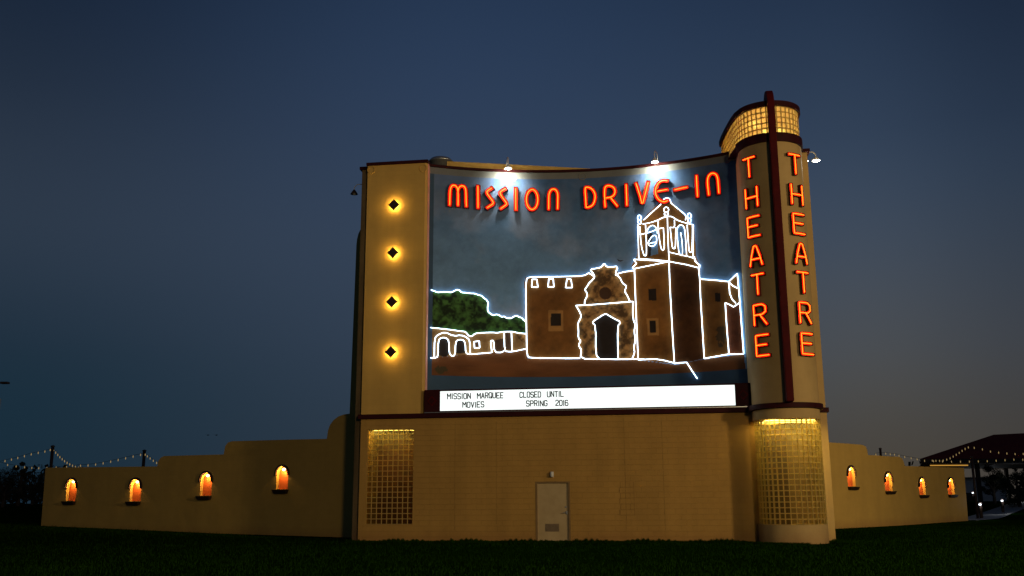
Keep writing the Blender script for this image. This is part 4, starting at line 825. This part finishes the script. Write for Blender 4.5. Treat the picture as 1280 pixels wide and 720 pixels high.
for px, yt, D, wp, lab in ((28, 572, 92, 16, 'taller upright dark tree standing above the row at far left'), (8, 585, 88, 40, 'dark bushy tree at the left edge below the string lights'), (44, 588, 96, 34, 'dark rounded tree next to the end of the left garden wall'), (66, 590, 100, 36, 'dark tree half hidden by the end of the left garden wall'), (-18, 582, 90, 40, 'dark tree cut by the left edge of the view')):
    treeat(px, yt, D, wp, lab, grp='trees beyond the left garden wall')
for px, yt, D, wp, lab in ((1238, 578, 90, 26, 'dark slender tree beneath the pavilion roof'), (1268, 574, 82, 40, 'dense dark tree at the right edge in front of the pavilion'), (1290, 578, 86, 36, 'dark tree cut by the right edge of the view'), (1206, 596, 120, 30, 'small far dark tree behind the right wall end')):
    treeat(px, yt, D, wp, lab, grp='trees by the pavilion')
# far woods on the horizon, one dark mass
q = rng.random
def woods():
    n = 16000; seg = rng.random(n); x = np.where(seg < .5, -160+seg*2*140, 40+(seg-.5)*2*200); y = 170+rng.random(n)*25; hh = 4.2+1.6*np.sin(x*.21)+1.1*np.sin(x*.53+2); z = gh(x, y)+rng.random(n)**.7*hh
    Pn = np.stack([x, y, z], 1); e1 = rng.normal(size=(n, 3)); e2 = rng.normal(size=(n, 3)); e1 /= np.linalg.norm(e1, axis=1)[:, None]; e2 /= np.linalg.norm(e2, axis=1)[:, None]
    V = np.stack([Pn-e1*.5, Pn-e2*.4, Pn+e1*.5, Pn+e2*.4], 1)
    me = bpy.data.meshes.new('far_woods'); me.vertices.add(n*4); me.vertices.foreach_set('co', V.ravel()); me.loops.add(n*4); me.loops.foreach_set('vertex_index', np.arange(n*4, dtype=np.int32)); me.polygons.add(n); me.polygons.foreach_set('loop_start', np.arange(0, n*4, 4, dtype=np.int32)); me.polygons.foreach_set('loop_total', np.full(n, 4, np.int32)); me.update(); me.materials.append(M['leaf'])
    o = link(bpy.data.objects.new('far_woods', me)); tag(o, 'dark line of far-off woods on the horizon', 'woods', kind='stuff')
woods()
# ------------------------------------------------------------------ street lamp at the far left, birds
P = at(-5, 480, 60); root = empty('street_lamp', (P[0], P[1], float(gh(P[0], P[1])))); H = P[2]-float(gh(P[0], P[1]))
q = MB(); q.tube([(0, 0, 0), (0, 0, H+.1)], .08, 10, rr=[.11, .06]); q.build('pole', M['iron'], root, True)
q = MB(); q.tube([(0, 0, H), (.35, 0, H+.08)], .03); q.build('arm', M['iron'], root); q = MB(); q.box(.3, .78, -.16, .16, H, H+.13); q.build('lamp_head', M['iron'], root, bevel=.03); q = MB(); q.box(.15, .36, -.1, .1, H-1.6, H-.9); q.build('junction_box', M['steel'], root, bevel=.01)
tag(root, 'unlit dark street lamp head poking in at the left edge', 'street lamp')
for px, lab in ((260, 'left one of two tiny distant birds in the dusk sky'), (270.5, 'right one of two tiny distant birds in the dusk sky')):
    P = at(px, 543.8, 120); q = MB(); root = q
    q.tube([(-.14, 0, 0), (.0, 0, -.01), (.16, 0, .02)], .05, 6, rr=[.02, .07, .02]); q.add([(-.03, 0, .02), (-.42, .1, .10), (-.40, -.05, .08), (.06, 0, .02), (.42, .1, .08), (.40, -.05, .06)], [(0, 1, 2), (3, 4, 5)])
    o = q.build('bird', M['black']); o.location = [float(v) for v in P]; tag(o, lab, 'bird')
# ------------------------------------------------------------------ lights
# pole mounted floodlights added out of view, standing in for whatever lights the walls
FLC = (1, .76, .44)
def standin_floodpole(x, y, z, tgt, e, lab, ang=75):
    root = empty('standin_floodlight_pole', (x, y, 0)); q = MB(); q.tube([(0, 0, 0), (0, 0, z-.2)], .1, 10, rr=[.13, .08]); q.build('pole', M['iron'], root, True)
    d = np.array(tgt)-np.array([x, y, z]); d = d/np.linalg.norm(d); b_ = np.array([0, 0, z])-d*.25; q = MB(); q.tube([b_-d*.2, b_, b_+d*.12], .2, 4, rr=[.12, .28, .3]); q.build('lamp_head', M['iron'], root); tag(root, lab, 'stand-in floodlight')
    spot('standin_flood_light', (x+d[0]*.1, y+d[1]*.1, z+d[2]*.1), tgt, e, FLC, 1.6, ang, .6)
standin_floodpole(36, -4, 12, (0, 40, 5), 25000, 'tall dark added stand-in floodlight pole far to the right behind the lawn', 62)
standin_floodpole(12, -20, 12, (-4, 40, 5), 13500, 'tall dark added stand-in floodlight pole behind the middle of the lawn', 62)
standin_floodpole(40, 26, 7, (23, 57, 1.5), 8000, 'lower added stand-in floodlight pole right of the lawn facing the right wall', 50)
WARM = (1, .68, .22)
for z in (): point('diamond_light', FB.W((1.18, -.10, z)), 95, (1, .62, .13), .03)
area('window_light', FB.W(((WIN[0]+WIN[1])/2, .40, WIN[3]-.03)), FB.W(((WIN[0]+WIN[1])/2, .40, 0)), 27, (1, .74, .22), 1.6, .25)
area('tower_light', FB.W((CX, CY-.72, 4.24)), FB.W((CX, CY-.72, 0)), 62, (1, .77, .27), 1.7, .5); area('tower_light', FB.W((CX, CY+.2, 4.23)), FB.W((CX, CY+.2, 0)), 30, (1, .74, .22), 1.9, .5)
point('lantern_light', FB.W((CX-.50, CY-.72, 15.35)), 330, (1, .86, .40), .09); point('lantern_light', FB.W((CX-.1, CY+.2, 15.4)), 360, (1, .84, .36), .12); point('lantern_light', FB.W((CX+.5, CY+.2, 15.4)), 190, (1, .80, .32), .15); point('lantern_light', FB.W((CX-1.0, CY+1.6, 15.4)), 160, (1, .68, .18), .15)
# ------------------------------------------------------------------ render settings
sc.view_settings.view_transform = 'Standard'; sc.view_settings.look = 'None'; sc.view_settings.exposure = 0.; sc.view_settings.gamma = 1.
sc.render.engine = 'CYCLES'; cy = sc.cycles; cy.use_denoising = True; cy.max_bounces = 8; cy.diffuse_bounces = 3; cy.transmission_bounces = 8; cy.sample_clamp_indirect = 4.; cy.use_light_tree = True; cy.caustics_refractive = True
try: cy.denoiser = 'OPENIMAGEDENOISE'
except Exception: pass
